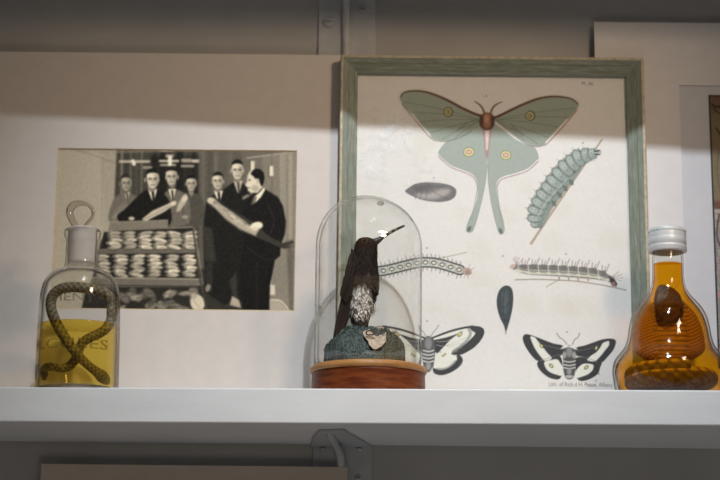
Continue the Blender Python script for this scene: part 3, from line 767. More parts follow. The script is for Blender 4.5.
FIGS = {1: ('moth_illustration', 'pale green long-tailed moth'), 2: ('chrysalis_illustration', 'grey chrysalis lying level'), 3: ('caterpillar_illustration', 'fat pale green caterpillar on a slanting twig'),
        4: ('caterpillar_illustration', 'thin ringed caterpillar partly behind the dome'), 5: ('caterpillar_illustration', 'grey spiny caterpillar on a long twig'), 6: ('chrysalis_illustration', 'dark upright chrysalis'),
        7: ('moth_illustration', 'white moth with dark wing borders beside the dome'), 8: ('moth_illustration', 'black and white moth with spread wings')}
def paint_plate():
    PAP = (207, 203, 200)
    c = Canvas(340, 640, 60, 420, 4, PAP)
    for k in range(50):   # foxing
        x, y = random.uniform(345, 635), random.uniform(65, 410)
        c.ell(x, y, random.uniform(4, 14), random.uniform(4, 12), (196, 190, 178), random.random(), 8, 0.22)
    for x, y in ((486, 96), (434, 178), (583, 143), (427, 248), (566, 254), (567, 332), (427, 321), (503, 256), (596, 381), (599, 374)):
        c.ell(x, y, 0.8, 0.8, (120, 108, 98), 0, 0.8, 0.8)
    # ---------- 1 long-tailed moth
    c.cur = 1
    G = (140, 148, 138); GD = (100, 109, 99); BR = (92, 66, 58)
    lh = [(482, 123), (470, 132), (456, 138), (446, 142.5), (440, 149), (438.3, 154), (441, 159.5), (450, 165), (461, 169.5), (469.5, 173), (475, 178), (477.5, 185), (477, 198), (473, 211), (468, 222), (466, 230), (468, 232.5), (472.5, 231.5), (476, 222), (481, 203), (485, 184), (487, 165), (487, 140)]
    rh = [(491, 123), (500, 127), (512, 137), (524, 143.5), (533, 146.5), (537, 152), (538.5, 158.5), (536, 163.5), (528, 168.5), (518, 172.5), (508, 175.5), (500, 178.5), (496.8, 184), (497, 194), (500, 208), (503.5, 221), (504.5, 231), (502, 234.3), (498.5, 232.5), (495, 219), (491, 201), (488.5, 183), (487.5, 165), (487.5, 140)]
    for h in (lh, rh):
        hs = spline(h, 5, True)
        c.poly(hs, (152, 158, 152), 0.6)
        c.poly(hs, (150, 166, 158), 5, 0.35, grad=lambda X, Y: (150 - Y) / 25)
    for pts in ([(438.3, 155), (450, 165.3), (461, 170), (470, 173.6), (475.5, 179), (477.6, 186)],):
        c.line(pts, 0.9, (214, 214, 214), 0.6); c.line([(x, y + 1.2) for x, y in pts], 0.8, (150, 108, 112), 0.6)
    pts = [(538, 160), (528, 169), (518, 173), (507, 176), (500, 179), (497, 184.5)]
    c.line(pts, 0.9, (214, 214, 214), 0.6); c.line([(x + .4, y + 1.2) for x, y in pts], 0.8, (150, 108, 112), 0.6)
    for a_, b_ in (((477.6, 186), (466, 230)), ((497, 186), (504.6, 230))):
        c.line([a_, ((a_[0] + b_[0]) / 2 + (2 if a_[0] < 487 else -1.5), (a_[1] + b_[1]) / 2), b_], 0.6, (112, 128, 120), 0.6, 0.9)
    c.line([(487, 165), (485, 184), (481, 203), (476, 222), (472, 231)], 0.6, (112, 128, 120), 0.6, 0.8)
    c.line([(488, 165), (488.6, 183), (491, 201), (495, 219), (499, 232)], 0.6, (112, 128, 120), 0.6, 0.8)
    c.line([(438.5, 153), (446, 142.5), (456, 138)], 0.6, (128, 140, 134), 0.7, 0.8); c.line([(538.5, 158), (536.5, 151), (533, 146.5)], 0.6, (128, 140, 134), 0.7, 0.8)
    for x, y in ((469.3, 229), (500.7, 231)): c.ell(x, y, 1.6, 3.2, (92, 102, 100), 0.5 if x < 487 else -0.3, 0.9)
    for a_, b_, d in ((483, 128, -1), (492, 128, 1)):
        for ex, ey in ((440, 153), (450, 162), (462, 168), (474, 176)) if d < 0 else ((536, 156), (527, 166), (514, 172), (502, 177)):
            c.line([(a_, b_), ((a_ + ex) / 2, (b_ + ey) / 2 - 2), (ex, ey)], 0.5, (140, 155, 147), 0.7, 0.7)
    lf = [(484, 117), (474, 113.5), (462, 108), (450, 101.5), (438, 96), (426, 92), (414, 90.8), (404, 92.6), (400, 97), (402, 103), (410, 113), (420, 124.5), (429, 134.5), (434, 139), (442, 141), (452, 139.8), (462, 136.6), (472, 130.5), (482, 124)]
    rf = [(493, 118), (499, 116), (510, 110.5), (524, 104), (538, 98.8), (551, 96.6), (564, 97.2), (573, 99.6), (578.5, 104), (576, 110), (567, 120.5), (556, 132.5), (549, 140.5), (545, 144.2), (537, 146), (528, 143.6), (518, 137.5), (508, 129.5), (498, 123.5)]
    for f, dr in ((lf, -1), (rf, 1)):
        fs = spline(f, 5, True); c.poly(fs, G, 0.6)
        c.poly(fs, (140, 152, 138), 6, 0.45, grad=lambda X, Y: (118 - Y) / 18)
    for ex, ey in ((404, 102), (411, 112), (420, 122), (430, 133), (442, 139.5), (455, 138)):
        c.line([(482, 120), ((482 + ex) / 2, (120 + ey) / 2 - 1.5), (ex, ey)], 0.6, GD, 0.8, 0.75, clip=lf)
    for ex, ey in ((575, 108), (567, 117), (558, 127), (549, 138), (538, 144), (524, 140)):
        c.line([(495, 120), ((495 + ex) / 2, (120 + ey) / 2 - 1.5), (ex, ey)], 0.6, GD, 0.8, 0.75, clip=rf)
    c.line([(458, 130), (467, 123), (478, 119)], 1.1, (108, 116, 106), 0.9, 0.9); c.line([(511, 124.5), (519, 132), (523, 136)], 1.1, (108, 116, 106), 0.9, 0.9)
    c.line([(484, 117), (474, 113.5), (462, 108), (450, 101.5), (438, 96), (426, 92), (414, 90.8), (404, 92.6), (400.5, 97)], [2.8, 2.5, 2.2, 1.6, 1.0], BR, 0.7)
    c.line([(493, 118), (499, 116), (510, 110.5), (524, 104), (538, 98.8), (551, 96.6), (564, 97.2), (573, 99.6), (578, 104)], [2.8, 2.5, 2.2, 1.6, 1.0], BR, 0.7)
    c.line([(402, 104), (410, 114), (420, 126), (429, 136.5), (434, 140)], 0.9, (122, 90, 88), 0.6, 0.9); c.line([(412, 114), (421, 125), (430, 134.5)], 1.1, (216, 214, 210), 0.7, 0.9)
    c.line([(577, 110), (568, 121), (557, 133.5), (546, 145)], 0.9, (150, 92, 86), 0.6, 0.9); c.line([(567, 119.5), (556, 131.5), (546, 142.5)], 1.3, (218, 214, 212), 0.7, 0.9)
    c.line([(434, 140.5), (446, 141.5), (460, 137.6), (472, 131)], 0.8, (110, 96, 92), 0.7, 0.8); c.line([(545, 145), (536, 146.6), (526, 143.5), (512, 133.5), (500, 124)], 0.9, (104, 92, 88), 0.7, 0.8)
    for x, y in ((448.2, 112), (530.4, 115.8)):
        c.ell(x, y, 4.8, 5, (78, 82, 62), 0, 0.7); c.ell(x - 0.2, y, 3.7, 4, (176, 172, 120), 0, 0.7); c.ell(x - 0.4, y + 0.2, 2.2, 2.6, (104, 104, 84), 0, 0.7); c.ell(x - 0.7, y + 0.2, 1, 1.6, (168, 150, 120), 0, 0.6)
    for x, y, r in ((468.8, 152, -0.1), (505.8, 155.2, 0.05)):
        c.ell(x, y, 5.4, 4.7, (104, 112, 90), r, 0.6); c.ell(x, y, 4.7, 4, (214, 202, 140), r, 0.6); c.ell(x, y, 3.2, 2.5, (118, 112, 104), r, 0.6); c.ell(x, y, 2.5, 1.8, (206, 164, 158), r, 0.6)
    c.poly([(482.5, 128), (491.5, 128), (490.2, 142), (488.6, 155), (487, 158), (485.4, 155), (484, 142)], (158, 132, 128), 0.7, 1, True)
    c.poly([(485, 130), (489.4, 130), (488, 150), (486, 150)], (205, 188, 184), 1, 0.9)
    c.ell(487, 121.5, 7.8, 9, (98, 68, 54), 0, 0.8); c.ell(487, 120.5, 4.4, 7.4, (152, 108, 86), 0, 2); c.ell(486.6, 119, 1.8, 3.6, (176, 136, 112), 0, 1.6); c.ell(481.5, 121, 2, 6, (70, 52, 44), 0, 1.4, 0.8); c.ell(492.5, 121, 2, 6, (70, 52, 44), 0, 1.4, 0.8)
    c.line([(484.5, 113.5), (482, 107.5), (478, 103.5), (474.5, 101.3)], [2.2, 1.8, 0.8], (112, 92, 72), 0.7); c.line([(490.5, 113.5), (493, 107.5), (497.5, 103.8), (502, 102)], [2.2, 1.8, 0.8], (112, 92, 72), 0.7)
    # ---------- 2 level chrysalis
    c.cur = 2
    ch = [(405.3, 191.6), (409, 187.5), (415, 184), (424, 182.3), (438, 182.8), (449, 184.8), (455, 188.2), (456.4, 192), (454.6, 197), (449, 200.6), (438, 202), (424, 200.4), (413, 196.4)]
    c.poly(ch, (108, 104, 106), 0.7, 1, True); c.poly([(416, 194), (430, 193), (442, 189), (450, 190), (447, 195), (434, 199), (420, 198)], (168, 160, 156), 4, 0.85, True)
    c.poly([(412, 188), (424, 184.5), (440, 185), (446, 187), (430, 188), (416, 192)], (86, 83, 86), 2.5, 0.7)
    for x in (415, 420, 425.5): c.line([(x, 184.5), (x + 1.5, 192), (x, 199)], 0.6, (84, 80, 82), 0.7, 0.8)
    c.line([(429, 184), (434, 192), (446, 198)], 0.7, (88, 84, 86), 0.8, 0.7)
    # ---------- 3 fat green caterpillar with twig
    c.cur = 3
    c.line([(602, 139.5), (575, 178.5), (556, 206), (531, 243.5)], [1.8, 1.8, 2.6], (172, 152, 134), 0.6); c.line([(601, 141), (575, 179.5), (531.6, 244)], 0.5, (120, 104, 92), 0.5, 0.7)
    belly = [(578, 168), (572, 176.5), (566, 184), (560, 192), (555, 199), (549, 207), (545, 215), (541, 223)]
    c.line(belly, 7, (128, 137, 133), 0.9)
    for x, y in ((571, 182), (565, 188), (559.5, 194.5), (553.5, 203)): c.poly([(x - 3, y - 3), (x + 2.6, y - 1.4), (x + 2.4, y + 3.2), (x - 0.8, y + 3)], (98, 106, 104), 0.8)
    for x, y in ((584, 163), (579, 166.5), (574, 172)): c.ell(x, y, 1.6, 2.2, (110, 100, 92), 0.6, 0.7)
    segs = [(535.6, 223.4, 3.2, 5.5), (533.4, 217, 3.6, 7), (534.4, 209.5, 4.2, 7.8), (538, 202, 4.4, 8.2), (542.4, 194.6, 4.4, 8.4), (547.4, 187.6, 4.4, 8.4), (552.6, 180.6, 4.5, 8.6), (558, 173.4, 4.6, 8.6), (564, 166.8, 4.7, 8.8), (570.8, 161.6, 4.7, 8.6), (578, 157.6, 4.6, 8.2), (585.2, 155, 4.2, 7.4), (591.4, 153.6, 3.6, 5.4)]
    nrm = []
    segs = [(x + (1.6 if 0 < k < 10 else 0.4), y + (1.3 if 0 < k < 10 else 0.3), a_, b_ + (1.0 if 0 < k < 11 else 0)) for k, (x, y, a_, b_) in enumerate(segs)]
    for k, (x, y, a_, b_) in enumerate(segs):
        p = segs[max(0, k - 1)]; q_ = segs[min(len(segs) - 1, k + 1)]
        ang = math.atan2(q_[1] - p[1], q_[0] - p[0])
        c.ell(x, y, a_ + 1.1, b_ + 0.1, (92, 100, 98), ang, 0.8)
        c.ell(x, y, a_, b_ - 0.8, (143, 152, 147), ang, 0.9)
        nx, ny = math.sin(ang), -math.cos(ang)
        c.ell(x + nx * 3, y + ny * 3, a_ * 0.6, b_ * 0.4, (172, 181, 175), ang, 2, 0.7)
        c.ell(x - nx * 5, y - ny * 5, a_ * 0.9, b_ * 0.34, (128, 140, 136), ang, 2.5, 0.5); c.line([(x + math.cos(ang) * a_ + nx * b_ * .9, y + math.sin(ang) * a_ + ny * b_ * .9), (x + math.cos(ang) * (a_ + .4), y + math.sin(ang) * (a_ + .4)), (x + math.cos(ang) * a_ - nx * b_ * .9, y + math.sin(ang) * a_ - ny * b_ * .9)], 1.0, (90, 98, 96), 0.8)
        for dd in (-2.6, 1.2, 4.6): c.ell(x + nx * dd, y + ny * dd, 0.55, 0.55, (96, 96, 92), 0, 0.6, 0.8)
        if 0 < k < 12:
            c.line([(x + nx * b_, y + ny * b_), (x + nx * (b_ + 2.6) - 0.6, y + ny * (b_ + 2.6))], 0.4, (120, 120, 116), 0.5, 0.8, False)
    c.line([(536, 220), (545, 204), (556, 191), (568, 178)], 1, (168, 178, 172), 0.9, 0.8)
    c.ell(596.8, 152.6, 3, 3.6, (150, 160, 156), -0.1, 0.7); c.line([(594.5, 151.4), (600, 150.6)], 1.3, (40, 44, 46), 0.6); c.line([(594.6, 154.4), (600, 154.4)], 1.2, (52, 56, 58), 0.6); c.ell(600.4, 152.4, 1.3, 2, (176, 170, 164), 0, 0.6)
    c.ell(540, 226, 3, 2.4, (120, 126, 122), 0.5, 0.8)
    # ---------- 4 ringed caterpillar
    c.cur = 4
    c.line([(430, 260), (448, 256.5), (466.5, 252.3)], 1, (170, 162, 150), 0.6)
    P4 = spline([(372, 272), (384, 270.6), (396, 268), (408, 265), (420, 262.6), (432, 262.6), (441, 264.2), (450, 266.8), (460, 270)], 8)
    c.line(P4, 10.6, (58, 64, 64), 0.7, 1, False); c.line(P4, 7.4, (196, 194, 186), 0.8, 1, False)
    for x in np.arange(375, 461, 8.4):
        y = np.interp(x, P4[:, 0], P4[:, 1])
        c.line([(x - 4.2, y - 4), (x - 4, y + 4)], 0.8, (120, 120, 118), 0.6, 0.8, False)
        c.ell(x, y, 3.0, 2.5, (92, 92, 88), 0, 0.7); c.ell(x, y + 0.1, 1.9, 1.2, (206, 202, 192), 0, 0.6)
        for sx, L_ in ((-1.5, 5.5), (1.6, 4.8)):
            c.line([(x + sx, y - 4.4), (x + sx * 1.5 - 0.8, y - 4.4 - L_ + 1)], 0.7, (112, 102, 100), 0.6, 0.9, False)
            c.line([(x + sx, y + 4.4), (x + sx * 1.4 - 0.4, y + 4.2 + L_ - 1.2)], 0.7, (112, 102, 100), 0.6, 0.9, False)
    c.ell(467, 271.6, 5, 3.8, (172, 150, 142), 0.2, 0.9); c.ell(468, 272.6, 3, 1.8, (140, 118, 114), 0.2, 1, 0.7)
    for ex, ey in ((470, 264.5), (474, 268), (464, 278), (468, 278.5)): c.line([(467, 271), (ex, ey)], 0.5, (130, 116, 112), 0.6, 0.8, False)
    # ---------- 5 grey spiny caterpillar
    c.cur = 5
    c.line([(515.5, 279.8), (535, 279.4), (556, 280), (576, 281.2), (596, 284), (612, 287), (626, 290.2)], 1.2, (150, 138, 126), 0.6); c.line([(558, 280.4), (552, 283.6), (546.5, 286.8)], 0.9, (158, 146, 134), 0.6)
    top = [(512, 264.2), (520, 264.8), (535, 264.6), (556, 265.6), (575, 266.6), (590, 268), (600, 270.4), (607, 273.6), (612, 277)]
    bot = [(614, 284), (606, 281), (594, 279.2), (575, 277.6), (556, 276.2), (540, 275.4), (526, 274.4), (516, 271.4), (511, 267.6)]
    c.poly(top + bot, (112, 110, 108), 0.8, 1, False)
    c.line([(516, 270.2), (528, 272.6), (556, 273.8), (576, 275), (596, 277), (608, 280)], 2.6, (196, 192, 180), 0.8); c.line([(518, 268.4), (530, 270), (556, 271), (580, 272.4), (600, 275.4)], 0.9, (168, 164, 154), 0.7)
    for k in range(9):
        x = 521 + k * 10; yt = np.interp(x, [p[0] for p in top], [p[1] for p in top])
        c.line([(x - 3, yt), (x - 1.8, yt + 10)], 0.9, (196, 192, 182), 0.7, 0.9, False)
        c.poly([(x, yt - 0.5), (x + 5.6, yt - 0.2), (x + 4.8, yt + 4.6), (x + 0.8, yt + 4.4)], (104, 101, 98), 1.2, 0.9)
        c.line([(x, yt + 7.6), (x + 5, yt + 8)], 0.6, (110, 106, 102), 0.6, 0.8, False)
        for sx in (-1, 1.2, 3.4):
            c.line([(x + 2 + sx, yt), (x + 3 + sx * 1.6, yt - 4.2 - 2.6 * ((k * 3 + int(sx * 5)) % 3) / 2)], 0.75, (128, 112, 112), 0.6, 0.9, False)
    for k, (ex, ey) in enumerate(((514, 257), (516.5, 256.5), (519, 257.5), (523.5, 258.5), (513, 259))): c.line([(517, 265.5), (ex, ey)], 0.55, (142, 124, 124), 0.6, 0.85, False)
    c.ell(512.6, 266.4, 3, 2, (186, 160, 150), -0.4, 0.7)
    c.poly([(609, 275.5), (613, 277), (617.4, 283.5), (616.4, 286.6), (611.4, 285)], (58, 48, 46), 0.8); c.ell(613.6, 284, 2, 2.6, (136, 104, 96), 0, 0.9)
    for ex, ey in ((619, 271.5), (622, 274.5), (623, 278), (621, 281)): c.line([(611, 277.5), (ex, ey)], 0.5, (130, 112, 112), 0.6, 0.85, False)
    for x in (559, 568.5, 578, 588): c.line([(x, 277.2), (x + 0.3, 280.4)], 1.6, (150, 128, 122), 0.7, 0.9, False)
    # ---------- 6 dark chrysalis
    c.cur = 6
    dk = [(507.6, 285.6), (511.6, 288.4), (513.2, 295), (512.8, 306), (510.6, 317), (508, 326), (505.8, 332), (504, 326), (500, 317.6), (497.2, 308), (496.8, 299), (499, 291), (503, 286.6)]
    c.poly(dk, (60, 66, 69), 0.7, 1, True); c.poly([(502, 292), (507, 289), (509, 300), (506, 318), (502, 312)], (84, 92, 95), 3, 0.7)
    for p in ([(498.5, 303), (504, 308), (511, 300)], [(505, 290), (503, 306), (506, 325)], [(499, 311), (506, 315), (511, 311)], [(501, 318), (506, 321.5), (509, 318.5)]): c.line(p, 0.6, (40, 44, 48), 0.7, 0.8)
    c.line([(505.8, 330), (505.8, 334)], 0.7, (110, 90, 84), 0.6)
    # ---------- 7 white moth with dark borders (left) : right half, then mirrored
    c.cur = 7
    DK = (58, 58, 60); WH = (212, 210, 202); MX = 428.4
    def both(fn):
        fn(lambda p: p); fn(lambda p: [(2 * MX - x, y) for x, y in p])
    fw = [(432.6, 338), (440, 334.6), (448, 331.8), (461, 328.2), (472.6, 326.2), (480, 326.6), (484, 329.8), (483.2, 336.4), (476, 346), (466, 352.6), (459, 355), (448, 354), (438, 350)]
    hw = [(434.4, 352), (446, 352), (458, 354.4), (462.4, 359), (461, 364.6), (454, 370.4), (445.4, 374.3), (438, 374.6), (433.4, 371.4), (433.6, 362)]
    def wings(T):
        H = spline(T(hw), 5, True); c.poly(H, WH, 0.6)
        c.line(T([(433.6, 371), (440, 372.6), (447, 371.4), (454, 367.4), (459.6, 360.6), (459.4, 356)]), 5.6, DK, 0.9, clip=H)
        c.line(T([(437, 368.6), (444, 368.6), (450, 366), (455, 361)]), 1.4, (130, 130, 128), 1.2, 0.8, clip=H)
        c.line(T(hw + hw[:1]), 0.6, (70, 70, 70), 0.6)
        F = spline(T(fw), 5, True); c.poly(F, WH, 0.6)
        c.line(T([(475, 326), (481, 331), (479, 338), (472, 345.4), (464, 351), (457, 354.4)]), 11, DK, 1.0, clip=F)
        c.line(T([(468.6, 328.6), (470.4, 334), (466.8, 340.6), (459.6, 347), (453.4, 351.6)]), 2.6, (136, 136, 134), 1.6, 0.85, clip=F)
        c.line(T([(432.6, 338), (448, 332), (461, 328.4), (473, 326.4)]), 2, DK, 0.7)
        c.line(T([(434, 338.6), (448, 334), (458, 331.4)]), 0.9, WH, 0.6)
        c.poly(T([(434, 340), (446, 337.6), (458.6, 333.4), (450, 340), (443.4, 347.2), (440, 350.6), (437, 353.6), (433.4, 350)]), DK, 0.9)
        c.line(T([(436, 341.6), (447, 341), (454, 337)]), 0.6, (150, 150, 146), 0.6); c.line(T([(436.6, 345), (444, 346.6)]), 0.6, (150, 150, 146), 0.6)
        for e in ((458, 352), (462, 348), (466, 343), (468, 337)): c.line(T([(446, 345.6), e]), 0.35, (160, 158, 152), 0.6, 0.7, False)
        for p in ([(457, 336), (459.8, 332), (462.4, 331.4), (462, 334.6), (459.6, 337)], [(441.4, 355.6), (444.8, 353.2), (446.6, 354), (443.4, 356.8)]):
            c.poly(T(p), (60, 60, 50), 0.6); c.poly([(0.75 * x + 0.25 * np.mean([q[0] for q in T(p)]) * 1.0, 0.7 * y + 0.3 * np.mean([q[1] for q in T(p)])) for x, y in T(p)], (204, 192, 120), 0.6)
    both(wings)
    c.poly([(423, 340), (428.4, 336), (434, 340), (435, 352), (433.6, 364), (428.4, 372.4), (423.4, 364), (422, 352)], (84, 84, 86), 0.7, 1, True)
    c.ell(428.4, 343.6, 3.6, 6, (126, 126, 126), 0, 1.8)
    for y in (351, 354.6, 358, 361.6): c.line([(423.4, y - 0.6), (428.4, y + 0.6), (433.6, y - 0.6)], 1.3, (196, 194, 190), 0.6)
    c.ell(428.4, 366, 2.6, 4, (140, 140, 140), 0, 1.6)
    both(lambda T: c.line(T([(430.4, 337.4), (433, 332.6), (436.6, 328.6), (438.6, 325.4)]), 1, (150, 148, 146), 0.7))
    # ---------- 8 black and white moth (right)
    c.cur = 8
    DK = (52, 52, 54)
    lhw = [(560, 356), (546, 358), (538, 361.6), (537.6, 366), (541, 371.4), (548, 377), (555.6, 379.4), (560.4, 378), (562.6, 370)]
    rhw = [(576, 358), (590, 358), (601, 362.6), (600.2, 367), (597.8, 373.8), (590, 379), (582, 381), (577.4, 378.8), (575.6, 370)]
    lfw = [(563, 346), (554, 343.6), (546, 340.8), (538, 337.6), (530.6, 335), (525.6, 334.2), (522.8, 337.4), (524.4, 344.4), (530.6, 354.4), (538, 361), (548, 359.6), (556, 357), (563, 354)]
    rfw = [(576, 348), (585, 345.4), (593, 342.6), (602.4, 339.4), (611, 338.6), (615.8, 341), (613.6, 349.4), (607.2, 357.2), (601, 362.8), (592, 361), (583, 357), (576, 355)]
    for h in (lhw, rhw, lfw, rfw): c.poly(spline(h, 5, True), DK, 0.7)
    for p in ([(530.4, 337), (534.6, 337.2), (538, 341.4), (542, 346), (547, 352.6), (551.8, 358.2), (545, 360.8), (541.4, 357.4), (538, 353), (534, 346.6)], [(608.6, 341.2), (603, 343), (600.2, 347.6), (596.6, 352), (591, 355.8), (587.4, 360), (594.8, 361.2), (600.6, 356), (605, 350.4), (608.8, 345.4)],
              [(544.4, 362), (551, 360), (557.2, 359.4), (560.2, 363), (562.6, 367), (562, 375.4), (554.6, 374), (549, 371.4), (545.6, 367.6)], [(576, 371), (581.4, 364.8), (587, 363.6), (593.2, 365), (592.6, 370), (588, 374.2), (582, 376.6), (576.6, 377.6)]):
        c.poly(p, (134, 134, 132), 1.6, 0.9); c.poly(p, (208, 206, 198), 0.9, 1, True)
    for p in ([(563, 350), (552, 347), (541, 344.6)], [(562, 354), (550, 357.6), (540, 360.6)], [(576, 351), (588, 349), (598, 346)], [(577, 356), (588, 358.4), (598, 362)]): c.line(p, 0.5, (120, 120, 118), 0.6, 0.8)
    for x, y, r in ((541.6, 345.8, 0.9), (596.2, 348, -1.2), (551.2, 365.8, 0.8), (586.4, 367.4, -0.6)): c.ell(x, y, 2.6, 1.6, (48, 48, 40), r, 0.6); c.ell(x, y, 1.9, 0.9, (206, 196, 122), r, 0.5)
    c.poly([(564, 349), (569.2, 345), (574.6, 349), (575.6, 360), (575, 372), (572.4, 378.6), (566.4, 378.6), (563.8, 372), (563, 360)], (72, 72, 74), 0.7, 1, True)
    c.ell(569.2, 352, 3, 5, (128, 128, 128), 0, 1.8); c.ell(564.4, 355, 2, 3.4, (146, 142, 138), 0, 1); c.ell(574, 355, 2, 3.4, (146, 142, 138), 0, 1)
    for y in (361.4, 365, 368): c.line([(563.4, y - 0.5), (569.2, y + 0.6), (575.2, y - 0.5)], 1.2, (186, 182, 178), 0.6)
    c.ell(569.2, 371.5, 2.4, 3, (136, 136, 136), 0, 1.6); c.ell(569.2, 376.6, 4.4, 1.6, (168, 164, 160), 0, 1)
    c.poly([(560, 349), (564, 345.4), (574, 345.6), (578, 350), (574, 349), (569, 346.8), (563.6, 348.4)], (206, 202, 196), 0.7)
    c.line([(566.8, 344), (563, 339.6), (559.4, 337.4), (557, 333.4)], 1.1, (142, 138, 136), 0.7); c.line([(572.4, 344.4), (574.6, 339.6), (577.8, 337.4), (579.6, 333.4)], 1.1, (142, 138, 136), 0.7)
    c.cur = 0
    c.grain(1.6, 6); c.grain(1.2, 2)
    return c
cvi = paint_plate()
plate = printed_sheet('printed_plate', cvi, OF, -IW, IW, RW - 0.002, FT - RW + 0.002, 0.0135, 0.00062, 1.34, M_inkp, framed, FIGS)

def text_mesh(body, size, spacing=1.0):
    cu = bpy.data.curves.new('t', 'FONT'); cu.body = body; cu.size = size; cu.space_character = spacing
    cu.resolution_u = 3
    o = bpy.data.objects.new('t', cu); COL.objects.link(o)
    dg = bpy.context.evaluated_depsgraph_get(); dg.update()
    me = bpy.data.meshes.new_from_object(o.evaluated_get(dg))
    V = np.array([v.co[:] for v in me.vertices]); F = [tuple(p.vertices) for p in me.polygons]
    bpy.data.objects.remove(o); bpy.data.curves.remove(cu); bpy.data.meshes.remove(me)
    return V, F
M_type = paint('engraved_type', (0.22, 0.20, 0.19), 0.8)
for body, xa, xb, yb, nm in (('Lith. of Rich.d H. Pease, Albany.', 549, 613.5, 386.2, 'printed_imprint'), ('Pl. 36.', 582, 594, 85.2, 'plate_number')):
    V, F = text_mesh(body, 1.0)
    ua, wa = on_board(OF, xa, yb, 0.0133); ub, wb = on_board(OF, xb, yb, 0.0133)
    sc_ = (ub - ua) / (V[:, 0].max() - V[:, 0].min())
    ys = sc_ * (1.0 if nm == 'plate_number' else 1.25)
    o = link(nm, mesh(nm, [(ua + (v[0] - V[:, 0].min()) * sc_, 0.0133, wa + v[1] * ys) for v in V], F), M_type, plate)

# ================================================================== REAGENT BOTTLE with a snake
M_gl = clear_glass('bottle_glass', (0.975, 0.98, 0.975), (0.72, 0.71, 0.67), 0.5, 0.95, 1.0, 0.04, 0.9, 0.3, 1.42)
M_neck = clear_glass('ground_glass', (0.95, 0.95, 0.94), (0.6, 0.6, 0.6), 0.5, 1.0, 0.8, 0.2, 0.4)
M_sg = solid_glass('stopper_glass', (0.86, 0.84, 0.80), 1.52)
def frost_mat():
    m, nt, out = newmat('frosted_glass'); L = nt.links.new
    d = N(nt, 'ShaderNodeBsdfDiffuse'); d.inputs['Color'].default_value = (0.78, 0.71, 0.67, 1)
    t = N(nt, 'ShaderNodeBsdfTransparent'); t.inputs['Color'].default_value = (0.93, 0.92, 0.92, 1)
    x = N(nt, 'ShaderNodeMixShader'); x.inputs['Fac'].default_value = 0.48
    L(d.outputs[0], x.inputs[1]); L(t.outputs[0], x.inputs[2]); L(x.outputs[0], out.inputs['Surface'])
    return m
M_frost = frost_mat()
BY = 0.072
pb = at_y(76.5, 386, BY); BX = pb[0]
def zb(py, px=80, y=BY): return at_y(px, py, y)[2]
PXB = at_y(118, 330, BY)[0] - at_y(117, 330, BY)[0]      # metres per pixel there
bottle = empty('stoppered_bottle', (BX, BY, 0), 'clear stoppered bottle of yellow spirit with a snake inside', 'bottle')
def R(px): return px * PXB
t_ = R(2.6)
outp = [(0, 0.0), (R(38), 0.0), (R(40.6), 0.002), (R(41.4), 0.006), (R(41.2), zb(340)), (R(40.3), zb(303)), (R(39.2), zb(292)), (R(36.4), zb(282)), (R(31), zb(275)), (R(24), zb(271)), (R(18.6), zb(268.6)), (R(16.8), zb(265)), (R(16.3), zb(258)), (R(16.3), zb(240)), (R(17.6), zb(238)), (R(18.4), zb(235)), (R(18.4), zb(231.5)), (R(17), zb(229.8)), (R(14.8), zb(229.6))]
inp = [(R(14.6), zb(231)), (R(14.6), zb(245)), (R(14.3), zb(262)), (R(16), zb(270)), (R(24), zb(274)), (R(30), zb(278)), (R(34.2), zb(284)), (R(36.6), zb(294)), (R(37.6), zb(305)), (R(38.6), zb(340)), (R(38.8), 0.011), (R(37), 0.007), (0, 0.0062)]
def curve_prof(p):
    s_ = spline(p, 4); s_[0, 0] = max(0, p[0][0]); s_[:, 0] = np.maximum(s_[:, 0], 0)
    return [tuple(x) for x in s_]
m = MB(); m.lathe(curve_prof(outp[1:]) and ([(0, 0.0)] + curve_prof(outp[1:]) + curve_prof(inp[:-1]) + [(0, 0.0062)]), 96)
m.build('bottle_body', M_gl, bottle, True)
# frosted ground neck = the stopper's plug inside the neck
stop = MB(); stop.lathe([(0, zb(264)), (R(13.4), zb(264)), (R(13.9), zb(262)), (R(14.2), zb(240)), (R(14.2), zb(231)), (R(14.2), zb(229)), (R(12.6), zb(227.8)), (R(8), zb(227)), (0, zb(227))], 64)
st = stop.build('stopper', M_frost, bottle, True); st['label'] = 'ground frosted stopper'
off = zb(228, 80)
def bl(px, py, dy=0.0):
    p = at_y(px, py, BY + dy); return (p[0] - BX, dy, p[2])
ring = spline([bl(*p) for p in ((76.5, 230), (75, 225.5), (71.6, 219), (69.6, 212.5), (71.6, 206.8), (76.6, 203.6), (83, 203.2), (89, 205.6), (92.8, 210.4), (92.8, 216), (89.4, 221), (86, 225), (85.4, 230))], 6)
rr = np.interp(np.linspace(0, 1, len(ring)), [0, 0.12, 0.3, 0.42, 0.55, 0.75, 0.9, 1], [R(3.6), R(3.4), R(4.0), R(3.4), R(2.0), R(1.7), R(1.9), R(2.8)])
m = MB(); m.tube(ring, rr, 16, flat=(1.2, 1.0)); hd = m.build('stopper_ring', M_sg, st, True); hd['label'] = 'clear glass ring handle'
